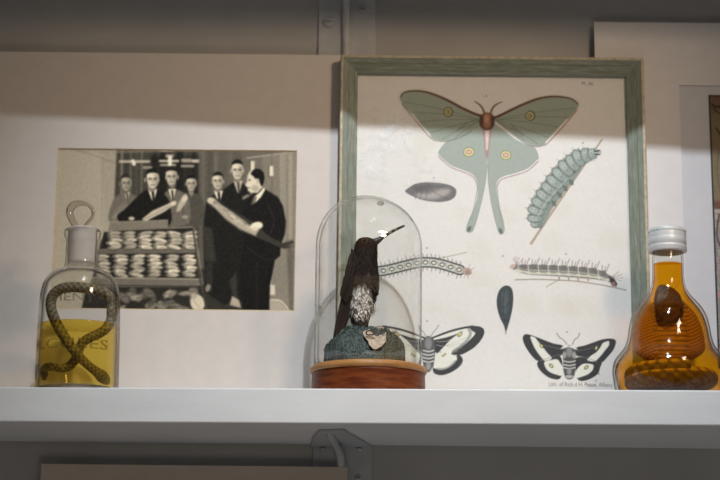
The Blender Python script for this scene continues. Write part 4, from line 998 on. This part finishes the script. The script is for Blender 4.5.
# embossed lettering bent round the glass
def emboss(body, xa, xb, yb, h_px, mat):
    V, F = text_mesh(body, 1.0, 1.05)
    rr_ = R(41.2)
    a0 = math.asin(max(-0.97, min(0.97, (at_y(xa, yb, BY)[0] - BX) / rr_))); a1 = math.asin(max(-0.97, min(0.97, (at_y(xb, yb, BY)[0] - BX) / rr_)))
    tx = (V[:, 0] - V[:, 0].min()) / (V[:, 0].max() - V[:, 0].min()); ty = V[:, 1] / 0.7
    z0 = zb(yb); hh = R(h_px)
    outv = []; n = len(V)
    for r2 in (rr_ + 0.0001, rr_ + 0.0011):
        for k in range(n):
            a_ = a0 + (a1 - a0) * tx[k]
            outv.append((r2 * math.sin(a_), -r2 * math.cos(a_), z0 + ty[k] * hh))
    mm = MB(); mm.add(outv, [tuple(i + n for i in f) for f in F])
    from collections import Counter
    ed = Counter(); od = {}
    for f in F:
        for i in range(len(f)):
            e = (f[i], f[(i + 1) % len(f)]); k = tuple(sorted(e)); ed[k] += 1; od[k] = e
    mm.add(outv, [(e[0], e[1], e[1] + n, e[0] + n) for k, e in od.items() if ed[k] == 1])
    mm.build('embossed_lettering', mat, bottle)
M_emb = clear_glass('embossed_glass', (0.72, 0.72, 0.68), (0.3, 0.29, 0.25), 0.2, 0.8, 3.0, 0.12, 0.3)
emboss('MENTH', 58, 108, 308, 8.5, M_emb)
emboss('R.CULES', 40, 110, 354, 10, M_emb)
# liquid
M_liq = clear_glass('yellow_spirit', (0.99, 0.85, 0.33), (0.78, 0.62, 0.15), 0.72, 1.0, 0.3, 0.03, 0.0)
zl = zb(325.5)
m = MB(); m.lathe([(0, 0.0066), (R(36.8), 0.0075), (R(38.5), 0.0115), (R(38.3), zb(340)), (R(38.1), zl - 0.001), (R(37.9), zl), (R(36), zl - 0.0004), (0, zl - 0.0006)], 96)
lq = m.build('spirit', M_liq, bottle, True); lq['label'] = 'clear yellow liquid half filling the bottle'

# snake
M_snake = vcol('snake_skin', 0.5, 0.4, 0.5, 900)
def snake_point(px, py, depth):
    p = at_y(px, py, BY + depth); x = p[0] - BX
    rmax = R(38) - R(5.6)
    if math.hypot(x, depth) > rmax:
        depth = math.copysign(math.sqrt(max(0, rmax ** 2 - min(abs(x), rmax * 0.999) ** 2)), depth)
        p = at_y(px, py, BY + depth)
        x = max(-rmax, min(rmax, p[0] - BX))
        p = (x + BX, BY + depth, p[2])
    return (p[0], p[1], p[2])
sp = [(37.5, 380, -0.004), (38.5, 374, -0.008), (42, 369, -0.013), (50, 366.6, -0.018), (60, 368, -0.022), (68, 367, -0.022), (74, 361.5, -0.022), (78, 353, -0.021), (81.5, 344, -0.020), (90, 337.6, -0.019), (98, 334, -0.017), (106, 328.6, -0.013), (111, 320, -0.010), (113, 311, -0.008), (112, 301, -0.008), (105, 293.5, -0.011), (95, 290, -0.014), (84, 288, -0.016), (72, 287, -0.016), (62, 288.6, -0.015), (54.5, 293.5, -0.013), (51, 301, -0.012), (51.6, 311, -0.015), (55.6, 321.6, -0.020), (61, 331.4, -0.026), (67, 341, -0.030), (74, 350.6, -0.031), (81.5, 359, -0.031), (89, 366, -0.029), (95.5, 371, -0.026), (100.5, 375, -0.023), (104.6, 379, -0.020), (108, 383, -0.018)]
path = spline([snake_point(*p) for p in sp], 10)
tt = np.linspace(0, 1, len(path))
rad = np.interp(tt, [0, 0.03, 0.2, 0.5, 0.75, 0.88, 0.915, 0.945, 0.975, 1.0], [R(1.6), R(4.2), R(4.6), R(5.4), R(5.3), R(4.4), R(5.0), R(6.4), R(5.2), R(1.8)])
m = MB(); m.tube(path, rad, 18)
sn = m.build('preserved_snake', M_snake, None, True)
# scale pattern as skin colour
co = np.array([v.co[:] for v in sn.data.vertices]); ring_i = np.arange(len(co)) // 18; ang_i = np.arange(len(co)) % 18
sca = np.clip(0.5 + 0.75 * np.sin(ring_i * 1.25) * np.where((ang_i // 2) % 2 == 0, 1, -1), 0, 1)
blot = 0.5 + 0.5 * np.sin(ring_i * 0.35)
base = np.array([0.34, 0.26, 0.14]); dark = np.array([0.045, 0.034, 0.020])
mixv = np.clip(0.02 + 0.62 * sca + 0.12 * blot + rng.normal(0, 0.10, len(co)), 0, 1)[:, None]
point_colors(sn, dark * (1 - mixv) + base * mixv)
org = path[5]
sn.data.transform(Matrix.Translation(-Vector(org))); sn.location = org
tag(sn, 'grey-brown snake looped in a knot inside the stoppered bottle', 'snake')
# small eyes and mouth line on the head
hx = path[int(len(path) * 0.955)]; hd_ = path[-1] - path[-12]; hd_ /= np.linalg.norm(hd_)
sd = np.cross(hd_, (0, -1, 0)); sd /= np.linalg.norm(sd)
for sg in (-1, 1):
    m = MB(); m.sphere(tuple(hx - np.array(org) + sd * sg * R(4.6) + np.array((0, -R(3.6), 0))), R(0.9), 12, 8)
    m.build('eye', paint('snake_eye', (0.02, 0.02, 0.02), 0.2), sn, True)

# ================================================================== BIRD under a glass dome
DY = 0.085
DX = at_y(368.5, 366, DY)[0]
PXD = at_y(401, 300, DY)[0] - at_y(400, 300, DY)[0]
def D(px): return px * PXD
def zd(py, px=368): return at_y(px, py, DY)[2]
M_wood = paint('turned_wood', (0.10, 0.018, 0.005), 0.4, 0.1, 45, 0.1, 200, (1, 1, 5), col2=(0.20, 0.047, 0.011), spec=0.3)
M_lip = paint('turned_lip', (0.30, 0.13, 0.035), 0.45, 0.1, 40, 0.08, 200, (1, 1, 3), col2=(0.46, 0.22, 0.07), spec=0.4)
ztop = zd(366.5) - 0.0005
base = empty('display_base', (DX, DY, 0), 'round reddish-brown turned wooden base under the glass dome', 'base')
zl1 = ztop - D(7.5)
m = MB(); m.lathe([(0, 0), (D(56), 0), (D(56.8), 0.001), (D(56.6), 0.010), (D(56.2), zl1 - 0.002), (D(56.6), zl1), (0, zl1)], 96); m.build('plinth', M_wood, base, True)
lp = MB(); lp.lathe([(0, zl1), (D(56.4), zl1), (D(57.8), zl1 + D(1.2)), (D(58.3), zl1 + D(3)), (D(57.8), zl1 + D(5)), (D(56.4), zl1 + D(6.6)), (D(54.5), ztop), (0, ztop)], 96)
lpo = lp.build('rim', M_lip, base, True); lpo['label'] = 'paler orange-tan rounded rim'
# dome
M_dome = clear_glass('dome_glass', (0.995, 0.996, 0.992), (0.52, 0.52, 0.49), 0.72, 1.0, 0.9, 0.03, 0.75, 0.4, 1.4)
def dome_prof(r, top, z0):
    h0 = zd(248)
    P = [(r, z0)]
    for k in range(1, 8): P.append((r, z0 + (h0 - z0) * k / 8))
    for k in range(0, 19):
        a_ = PI / 2 * k / 18
        P.append((r * math.cos(a_) ** 0.92 if k < 18 else 0, h0 + (top - h0) * math.sin(a_)))
    return P
zt = zd(197.2)
po = dome_prof(D(53.5), zt, ztop + 0.0004); pi_ = dome_prof(D(51.6), zt - D(2.0), ztop + 0.0004)
m = MB(); m.lathe(po + pi_[::-1], 112)
h0 = zd(248)
V = []
nin = 112 * (len(po) - 1) + 1
for q_, (x, y, z) in enumerate(m.v):
    k = max(0, (z - h0) / (zt - h0)); V.append((x - D(4.0) * k * k - D(0.8) + (D(1.5) if q_ >= nin else 0), y, z))
m.v = V
# close the rim at the bottom
n = 112; nv = len(po); 
dome = m.build('glass_dome', M_dome, None, True)
bm = bmesh.new(); bm.from_mesh(dome.data)
be = [e for e in bm.edges if e.is_boundary]
if be:
    bmesh.ops.bridge_loops(bm, edges=be)
bmesh.ops.recalc_face_normals(bm, faces=bm.faces); bm.to_mesh(dome.data); bm.free()
dome.data.polygons.foreach_set('use_smooth', [True] * len(dome.data.polygons))
dome.location = (DX, DY, 0)
tag(dome, 'clear glass bell dome covering the stuffed bird', 'glass dome')
nb = at_y(380.5, 203.6, DY); 
m = MB(); m.sphere((nb[0] - DX, -D(2), nb[2]), (D(3.6), D(3.6), D(2.6)), 20, 12)
k_ = m.build('glass_bead', M_sg, dome, True); k_['label'] = 'small bubble-like bead near the top'

# moss mound
def dp(px, py, dy=0.0):
    p = at_y(px, py, DY + dy); return np.array((p[0] - DX, dy, p[2]))
M_moss = vcol('moss', 0.95, 0.05, 0.9, 500)
prof_px = [(323, 364.5), (323.5, 357), (326.5, 350), (333, 344.5), (340, 336), (345, 330.5), (353, 328), (365, 328.6), (375, 329.4), (384, 330.5), (390, 334.5), (397, 341), (402, 348), (405, 357), (406, 364.5)]
pp = spline(prof_px, 5)
xs = [dp(*p)[0] for p in pp]; zs = [dp(*p)[2] for p in pp]
xl, xr = min(xs), max(xs); cx = (xl + xr) / 2; hwid = (xr - xl) / 2
nx_, ny_ = 90, 60
V = []; Fm = []
def lump(x, y): return 0.6 * math.sin(x * 420 + 1.3) * math.sin(y * 380) + 0.4 * math.sin(x * 900 + y * 700) + 0.5 * math.sin(y * 560 - x * 260 + 2)
for j in range(ny_):
    for i in range(nx_):
        a_ = -1 + 2 * i / (nx_ - 1); b_ = -1 + 2 * j / (ny_ - 1)
        # disc mapping
        x = a_ * math.sqrt(max(0, 1 - b_ * b_ / 2)); y = b_ * math.sqrt(max(0, 1 - a_ * a_ / 2))
        X = cx + x * hwid; Y = y * D(41)
        rim = math.hypot(x, y)
        hz = np.interp(cx + (x * (1 - 0.25 * abs(y))) * hwid, xs, zs) - ztop
        prof = max(0.0, 1 - abs(y) ** 2.6)
        Z = ztop + 0.0003 + max(0, hz) * prof + (1 - rim ** 6) * 0.0012 * lump(X, Y) * (1 if rim < 0.97 else 0)
        if rim > 0.985: Z = ztop + 0.0003
        V.append((X, Y, max(Z, ztop + 0.0003)))
for j in range(ny_ - 1):
    for i in range(nx_ - 1):
        a_ = j * nx_ + i; Fm.append((a_, a_ + 1, a_ + nx_ + 1, a_ + nx_))
moss = MB(); moss.add(V, Fm)
nbase = len(V)
cols = []
def moss_col(x, z):
    t = np.clip((x - (cx + D(6))) / D(16), 0, 1)
    c_ = np.array([0.105, 0.135, 0.130]) * (1 - t) + np.array([0.135, 0.128, 0.092]) * t
    return c_ * random.uniform(0.6, 1.35)
for v in V: cols.append(moss_col(v[0], v[2]))
tufts = 0
for k in range(5200):
    i = random.randrange(len(V)); x, y, z = V[i]
    if y > D(14) and random.random() < 0.7: continue
    r_ = math.hypot((x - cx) / hwid, y / D(41))
    if r_ > 0.97: continue
    x += random.uniform(-.0008, .0008); y += random.uniform(-.001, .001)
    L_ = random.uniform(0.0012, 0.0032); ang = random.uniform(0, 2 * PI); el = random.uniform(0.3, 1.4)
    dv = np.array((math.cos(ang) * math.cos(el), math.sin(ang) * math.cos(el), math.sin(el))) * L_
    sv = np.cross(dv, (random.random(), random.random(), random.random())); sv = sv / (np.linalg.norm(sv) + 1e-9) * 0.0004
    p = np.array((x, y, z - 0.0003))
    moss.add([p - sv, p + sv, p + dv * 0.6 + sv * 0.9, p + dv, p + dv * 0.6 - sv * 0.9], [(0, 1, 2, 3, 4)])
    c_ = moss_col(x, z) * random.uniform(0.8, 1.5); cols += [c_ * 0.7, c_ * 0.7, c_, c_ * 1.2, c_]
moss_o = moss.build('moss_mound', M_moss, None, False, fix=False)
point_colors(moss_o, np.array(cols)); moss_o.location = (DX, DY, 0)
tag(moss_o, 'blue-green mossy mound inside the dome beneath the bird', 'moss mound')
# pale chip on the front of the mound with a wire loop
chip_px = [(362.5, 334), (368, 329.5), (378, 326.6), (384, 327.6), (386, 336), (385, 343), (379, 348), (373, 348.5), (368, 342)]
def surf_y(px, py):
    # front surface of the mound under a pixel, marching along the view ray
    best = -D(30)
    for y in np.linspace(-D(41), D(20), 160):
        p = dp(px, py, y)
        i = np.clip((p[0] - cx) / hwid, -0.99, 0.99)
        yy = abs(y) / D(41)
        hz = np.interp(cx + i * hwid, xs, zs) - ztop
        if p[2] <= ztop + hz * max(0, 1 - yy ** 2.6): return y
    return -D(2)
cp = [dp(px, py, surf_y(px, py) - 0.0055) for px, py in spline(chip_px, 3, True) + rng.normal(0, 0.35, (27, 2))]
cp2 = [p + np.array((0, 0.004, 0)) for p in cp]
m = MB(); n = len(cp); ctr = sum(cp) / n + np.array((0, -0.001, 0))
m.add(cp + cp2 + [ctr], [(i, (i + 1) % n, 2 * n) for i in range(n)] + [(i, n + i, n + (i + 1) % n, (i + 1) % n) for i in range(n)])
ch = m.build('pale_chip', paint('chip_beige', (0.46, 0.35, 0.26), 0.9, 0.1, 250, 0.3, 800, col2=(0.62, 0.51, 0.40)), moss_o); ch['label'] = 'beige papery chip'
lw_ = spline([dp(px, py, surf_y(370, 336) - 0.0085) for px, py in ((366.5, 331.5), (370, 330.6), (374, 331.6), (374.6, 333.8), (371, 334.8), (367, 334.4))], 6, True)
m = MB(); m.tube(lw_, D(0.75), 8, closed=True); m.build('wire_loop', paint('wire_brown', (0.09, 0.045, 0.025), 0.5), ch, True)

# bird
M_plume = vcol('plumage', 0.8, 0.15, 0.3, 900)
bird = empty('stuffed_bird', (DX, DY, zd(326)), 'dark brown stuffed bird with a long bill and white belly inside the dome', 'bird')
zo = zd(326)
def bp_(px, py, dy=0.0):
    p = dp(px, py, dy); p[2] -= zo; return p
rings_px = [(361, 327, 3.5), (360.6, 323, 6), (359.8, 316, 8.8), (360.4, 306, 12), (361.4, 296, 14.6), (362.6, 286, 15.6), (363.4, 276, 15), (364, 266, 13.4), (364.6, 257, 12), (365.4, 250, 11.3), (366, 245.5, 11.2), (366.2, 242, 10.2), (366, 239.4, 7.8), (365.6, 238, 4.6), (365.4, 237.4, 1.2)]
rp = spline(rings_px, 5)
R_ = []; segn = 36
for x, y, r in rp:
    c_ = bp_(x, y)
    R_.append([c_ + np.array((D(r) * math.cos(2 * PI * k / segn), D(r) * 0.92 * math.sin(2 * PI * k / segn), 0)) for k in range(segn)])
def plume_col(p, n_):
    """p: local point"""
    z = p[2] + zo; x = p[0] + DX
    px, py = proj((x, DY, z))
    frontish = n_[1] < 0.25
    w_ = 0.0
    d2 = ((px - 361.5) / 11.5) ** 2 + ((py - 303.5) / 15.5) ** 2
    if n_[1] < 0.3: w_ = max(0, min(1, (1.15 - d2) * 2.2))
    w_ *= random.uniform(0.35, 1.0)
    brown = np.array([0.021, 0.013, 0.011]) * random.uniform(0.5, 1.7)
    if py < 250: brown = np.array([0.030, 0.017, 0.011]) * random.uniform(0.6, 1.5)
    if 276 < py < 292: brown = np.array([0.060, 0.042, 0.030]) * random.uniform(0.6, 1.5)
    if py > 312: brown = np.array([0.075, 0.05, 0.036]) * random.uniform(0.5, 1.5)
    return brown * (1 - w_) + np.array([0.90, 0.85, 0.80]) * w_
m = MB(); m.rings(R_, True)
bcols = []
for j, rg in enumerate(R_):
    cc = sum(rg) / segn
    for p in rg:
        n_ = p - cc; n_ /= np.linalg.norm(n_) + 1e-9
        bcols.append(plume_col(p, n_))
# small overlapping body feathers
for k in range(2600):
    j = random.randrange(3, len(R_) - 5); i = random.randrange(segn)
    p = R_[j][i]; cc = sum(R_[j]) / segn; n_ = p - cc; n_ /= np.linalg.norm(n_) + 1e-9
    s_ = np.cross(n_, (0, 0, 1)); s_ /= np.linalg.norm(s_) + 1e-9
    head_ = j > len(R_) * 0.66
    L_ = D(random.uniform(1.6, 3.2) if head_ else random.uniform(3, 6.5)); wd = D(random.uniform(0.6, 1.1) if head_ else random.uniform(0.9, 1.7))
    lift = random.uniform(0.08, 0.3)
    dv = np.array((0, 0, -1.0)) + s_ * random.uniform(-.35, .35) + n_ * lift; dv /= np.linalg.norm(dv)
    c_ = plume_col(p, n_)
    m.add([p - n_ * D(0.3), p + s_ * wd + dv * L_ * 0.35 + n_ * D(0.3), p + dv * L_, p - s_ * wd + dv * L_ * 0.35 + n_ * D(0.3)], [(0, 1, 2, 3)])
    bcols += [c_ * 0.8, c_, c_ * 1.15, c_]
bo = m.build('body', M_plume, bird, False, fix=False); point_colors(bo, np.array(bcols))
# bill
M_bill = vcol('bill_horn', 0.45, 0.4)
bpth = spline([bp_(*p) for p in ((371, 243.5), (377, 241), (383, 237), (390, 232.6), (397, 229), (404.6, 225.6))], 8)
br_ = np.interp(np.linspace(0, 1, len(bpth)), [0, 0.2, 0.4, 1], [D(5), D(3.4), D(1.9), D(1.1)])
m = MB(); m.tube(bpth, br_, 14); bi = m.build('bill', M_bill, bird, True)
tb = np.repeat(np.linspace(0, 1, len(bpth)), 14); pal = ((np.abs(tb - 0.60) < 0.035) | (np.abs(tb - 0.76) < 0.03))[:, None]
point_colors(bi, np.where(pal, np.array([0.30, 0.22, 0.21]), np.array([0.030, 0.018, 0.016])))
bi['label'] = 'long dark bill pointing up to the right'
# eye
m = MB(); e0 = bp_(364.5, 242.5, 0); m.sphere((e0[0], -D(9.9), e0[2]), D(1.7), 16, 10); eo = m.build('eye', paint('bird_eye', (0.012, 0.008, 0.006), 0.12, spec=0.6), bird, True)
m = MB(); t0 = [np.array((e0[0] + D(2.5) * math.cos(a_), -D(9.8), e0[2] + D(2.1) * math.sin(a_))) for a_ in np.linspace(0, 2 * PI, 20, endpoint=False)]
m.tube(t0, D(0.7), 8, closed=True); m.build('eye_ring', paint('eye_ring_rust', (0.11, 0.045, 0.018), 0.8), eo, True)
# wings and tail: overlapped feather blades
def feather(mb, cl, a, b, wd, nrm, col):
    a = np.array(a, float); b = np.array(b, float); d = b - a; s_ = np.cross(d, nrm); s_ /= np.linalg.norm(s_) + 1e-9; nn = np.array(nrm, float)
    prof = [(0, 0.35), (0.2, 0.85), (0.5, 1.0), (0.8, 0.8), (0.94, 0.45), (1.0, 0.05)]
    V = []; 
    for t, w_ in prof:
        q = a + d * t
        V += [q - s_ * wd * w_, q + nn * wd * 0.28, q + s_ * wd * w_]
        k_ = random.uniform(0.85, 1.15); cl += [col * 0.75 * k_, col * 1.25 * k_, col * 0.85 * k_]
    F = []
    for k in range(len(prof) - 1):
        o_ = k * 3; F += [(o_, o_ + 1, o_ + 4, o_ + 3), (o_ + 1, o_ + 2, o_ + 5, o_ + 4)]
    mb.add(V, F)
for sg in (-1, 1):
    m = MB(); cl = []
    for k in range(9):       # long flight feathers
        t = k / 8
        a_ = bp_(352.5 + 2 * t, 262 + 12 * t, sg * D(9.5 + 2.5 * (1 - t))); b_ = bp_(333 + 9.5 * t, 341 - 7 * t, sg * D(3.5 + 3 * t))
        feather(m, cl, a_, b_, D(2.7), (-0.5, sg * 0.85, 0.1), np.array([0.030, 0.018, 0.015]) * random.uniform(0.7, 1.4))
    for row in range(4):     # coverts
        for k in range(6):
            t = k / 5
            a_ = bp_(352.4 + 6 * t - row * 2.0, 252 + row * 9 + 6 * t, sg * D(9.5 + 2.2 * (1 if row else 0.6)))
            b_ = bp_(350.0 + 5 * t - row * 2.6 - 2, 266 + row * 10 + 7 * t, sg * D(10.5 + 1.5 * (1 - t)))
            feather(m, cl, a_, b_, D(2.2), (-0.3, sg * 0.95, 0), np.array([0.024, 0.015, 0.013]) * random.uniform(0.6, 1.5))
    feather(m, cl, bp_(355, 262, sg * D(10.5)), bp_(351.6, 248.5, sg * D(9)), D(2.2), (-0.4, sg * 0.9, 0), np.array([0.03, 0.02, 0.017]))
    wo = m.build('wing', M_plume, bird, False, fix=False); point_colors(wo, np.array(cl))
m = MB(); cl = []
for k in range(7):
    t = (k - 3) / 3
    feather(m, cl, bp_(351, 312, t * D(5)), bp_(337.5 + abs(t) * 1.5, 343, t * D(8)), D(3), (-0.9, 0.15 * t, 0.4), np.array([0.055, 0.036, 0.028]) * random.uniform(0.7, 1.4))
to = m.build('tail', M_plume, bird, False, fix=False); point_colors(to, np.array(cl))
for sg in (-1, 1):
    m = MB(); m.tube(spline([bp_(361.5, 320, sg * D(4)), bp_(363, 325, sg * D(4.6)), bp_(364, 329.5, sg * D(5))], 5), D(1.2), 10)
    fo = bp_(364, 329.5, sg * D(5))
    for a_ in (-0.6, 0, 0.6, PI):
        e = fo + np.array((math.cos(a_) * D(5), math.sin(a_) * D(5) - D(0.5), -D(0.6)))
        m.tube(spline([fo, (fo + e) / 2 + np.array((0, 0, D(0.8))), e], 4), [D(0.8)] * 4 + [D(0.75)] * 4 + [D(0.3)], 8)
    m.build('leg', paint('leg_horn', (0.10, 0.065, 0.045), 0.6), bird, True)

# ================================================================== AMBER BOTTLE with a cobra
AY = 0.080
AX = at_y(670.4, 380, AY)[0]
PXA = at_y(701, 330, AY)[0] - at_y(700, 330, AY)[0]
def A(px): return px * PXA
def za(py): return at_y(670, py, AY)[2]
M_ag = clear_glass('amber_bottle_glass', (0.97, 0.975, 0.96), (0.5, 0.47, 0.4), 0.62, 1.0, 0.8, 0.04, 0.8, 0.35)
amber = empty('spirit_bottle', (AX, AY, 0), 'bell-shaped bottle of amber liquor with a white screw cap', 'bottle')
ob = [(A(48), 0.0), (A(53), 0.001), (A(56.4), za(380)), (A(57.2), za(371)), (A(55.6), za(362)), (A(50.5), za(354.5)), (A(45), za(347.5)), (A(41.8), za(338)), (A(40.2), za(328)), (A(37.2), za(316)), (A(31.6), za(306.5)), (A(24.6), za(298.5)), (A(19), za(291)), (A(16.4), za(283)), (A(15.7), za(272)), (A(15.6), za(258)), (A(14.8), za(251)), (A(13.6), za(236)), (A(11.5), za(234))]
ib = [(A(11.3), za(236)), (A(12.4), za(252)), (A(13.4), za(262)), (A(13.6), za(276)), (A(14.6), za(286)), (A(17.6), za(294)), (A(22.5), za(301)), (A(28.5), za(308.5)), (A(33.6), za(317.5)), (A(36.8), za(328.5)), (A(38.6), za(339)), (A(41.8), za(349)), (A(47.4), za(356.5)), (A(52.2), za(364)), (A(53.8), za(371.5)), (A(52.6), za(381)), (A(49), 0.006)]
m = MB()
ib = [(r_ + A(0.9), z_) for r_, z_ in ib]
m.lathe([(0, 0.0012)] + curve_prof(ob) + curve_prof(ib) + [(0, 0.0062)], 96); m.build('bottle_body', M_ag, amber, True)
M_amb = clear_glass('amber_liquor', (0.985, 0.64, 0.055), (0.75, 0.34, 0.015), 0.5, 1.0, 0.25, 0.04, 0.0)
def shrink(p, d): return [(max(0, r - d), z) for r, z in p]
lqp = [(A(13.3), za(264.2)), (A(13.4), za(276)), (A(14.4), za(286)), (A(17.3), za(294)), (A(22.1), za(301)), (A(28.1), za(308.5)), (A(33.2), za(317.5)), (A(36.4), za(328.5)), (A(38.2), za(339)), (A(41.4), za(349)), (A(47), za(356.5)), (A(51.8), za(364)), (A(53.4), za(371.5)), (A(52.2), za(381)), (A(48.5), 0.0068)]
lqp = [(r_ + A(0.9), z_) for r_, z_ in lqp]
m = MB(); m.lathe([(0, za(264.4))] + curve_prof(lqp) + [(0, 0.0068)], 96); lq = m.build('liquor', M_amb, amber, True); lq['label'] = 'amber orange liquor up to the neck'
# cap with ribs
M_cap = paint('cap_white', (0.66, 0.665, 0.68), 0.35, 0.03, 60, metallic=0.1, spec=0.5)
cp_ = [(0, za(228.2)), (A(15), za(228.2)), (A(17.6), za(228.9)), (A(18.8), za(230.6)), (A(19), za(233)), (A(18.6), za(233.8)), (A(19.1), za(234.6)), (A(18.7), za(235.6)), (A(19.2), za(236.6)), (A(18.7), za(237.8)), (A(19.2), za(239)), (A(19.2), za(245.4)), (A(18.6), za(246.2)), (A(19.4), za(247)), (A(19.2), za(248)), (A(19.4), za(251.5)), (A(18.8), za(252.6)), (A(16.2), za(252.6)), (A(16.2), za(246)), (A(15.2), za(244)), (A(15.2), za(233)), (0, za(233))]
m = MB(); m.lathe(cp_, 96); cap = m.build('screw_cap', M_cap, amber, True)
m = MB()
for k in range(60):
    a_ = 2 * PI * k / 60; c_, s_ = math.cos(a_), math.sin(a_); r0, r1 = A(18.3), A(19.35)
    t_v = np.array((-s_, c_, 0)) * A(0.45)
    P = [np.array((c_ * r, s_ * r, z)) for r in (r0, r1) for z in (za(232.6), za(229.8))]
    m.add([P[0] - t_v, P[1] - t_v, P[3] - t_v, P[2] - t_v, P[0] + t_v, P[1] + t_v, P[3] + t_v, P[2] + t_v], [(0, 1, 2, 3), (4, 7, 6, 5), (0, 4, 5, 1), (1, 5, 6, 2), (2, 6, 7, 3), (3, 7, 4, 0)])
kn = m.build('knurled_ring', M_cap, cap)
# cobra : coils in the wide foot, hood raised in the shoulders
M_cob = vcol('cobra_skin', 0.6, 0.3, 0.6, 500)
def ap(px, py, dy): 
    p = at_y(px, py, AY + dy); return np.array((p[0] - AX, dy, p[2]))
SEG = 24
Rg = []; cc_ = []
coil = []; NC = 210
for k in range(NC):
    a_ = PI * 0.5 + 2 * PI * 1.55 * k / (NC - 1)
    r = A(39.5) - A(5) * (k / (NC - 1))
    coil.append((r * math.cos(a_), r * math.sin(a_), 0.008 + A(10) + A(11) * (k / (NC - 1))))
m = MB(); crad = np.interp(np.linspace(0, 1, NC), [0, 0.25, 1], [A(2.5), A(9.5), A(10.5)])
m.tube(coil, crad, SEG, up=(0, 0, 1)); nC = len(m.v)
nrise = 30
hood_px = [(668, 364, 12, 9), (669, 358, 26, 9), (670, 350, 35, 8), (670, 340, 35.5, 7), (670, 330, 33.5, 6.5), (670, 320, 30, 6.5), (670, 311, 24.5, 7), (669.6, 303, 17, 8), (669.4, 297, 10, 8), (669, 292, 8.4, 7), (669, 288, 5, 4)]
hp = spline(hood_px, 6)
hr = []
for q_, (x, y, w_, th) in enumerate(hp):
    t = q_ / (len(hp) - 1); dy = -A(9) - A(4) * math.sin(PI * t) + A(5) * t
    c_ = ap(x, y, dy)
    hr.append([c_ + np.array((A(w_) * math.cos(2 * PI * k / 40), A(th) * 0.8 * math.sin(2 * PI * k / 40) + A(w_) * 0.16 * (math.cos(2 * PI * k / 40) ** 2), 0)) for k in range(40)])
m.rings(hr, True); nH = len(m.v)
# head bent forward over the hood
hc = spline([tuple(ap(669, 291, -A(6))), tuple(ap(668.8, 292.5, -A(10))), tuple(ap(668.6, 300, -A(14.5))), tuple(ap(669.5, 308, -A(15.5))), tuple(ap(670.5, 316, -A(16))), tuple(ap(671, 323.5, -A(15.5)))], 5)
hrad = np.interp(np.linspace(0, 1, len(hc)), [0, 0.2, 0.5, 0.75, 0.93, 1], [A(9), A(13), A(16.5), A(15.5), A(10), A(3)])
m.tube(hc, hrad, 24, flat=(0.45, 1.0)); nE = len(m.v)
cob = m.build('preserved_cobra', M_cob, None, True)
P = np.array(m.v); ccol = np.zeros((nE, 3))
for i in range(nE):
    if i < nC:
        rg, k = divmod(i, SEG); a_ = 2 * PI * k / SEG
        sc1 = float((rg // 3 + k // 2) % 2)
        up_ = math.cos(a_)
        outw = -math.sin(a_)
        c_ = np.array([0.14, 0.10, 0.04]) * (0.7 + 0.5 * sc1) * random.uniform(.7, 1.3)
        if up_ > 0.45: c_ = np.array([0.50, 0.37, 0.13]) * (0.35 + 0.6 * ((rg % 6) > 1)) * random.uniform(.8, 1.2)
    elif i < nH:
        rg, k = divmod(i - nC, 40); x = P[i, 0] / A(30)
        band = 0.5 + 0.5 * math.sin(rg * 2.1)
        c_ = np.array([0.44, 0.26, 0.09]) * (0.34 + 0.8 * band) * (0.8 + 0.3 * (abs(x) < 0.4)) * random.uniform(0.8, 1.2)
        if abs(x) > 0.55: c_ = np.array([0.40, 0.22, 0.07]) * (0.45 + 0.75 * ((rg + k) % 2)) 
    else:
        c_ = np.array([0.11, 0.06, 0.03]) * random.uniform(0.4, 1.3) + (0.06 * np.array([1, .8, .2]) if i > nE - 60 else 0)
    ccol[i] = c_
point_colors(cob, ccol); cob.location = (AX, AY, 0)
tag(cob, 'coiled cobra with spread hood steeped inside the amber bottle', 'snake')
for sg in (-1, 1):
    m = MB(); e = ap(670 + sg * 11, 310, -A(20)); m.sphere(tuple(e), A(1.5), 12, 8); m.build('eye', paint('cobra_eye', (0.01, 0.01, 0.01), 0.2), cob, True)

# parts are shown at their parents' frames; nothing here needs a parent inverse
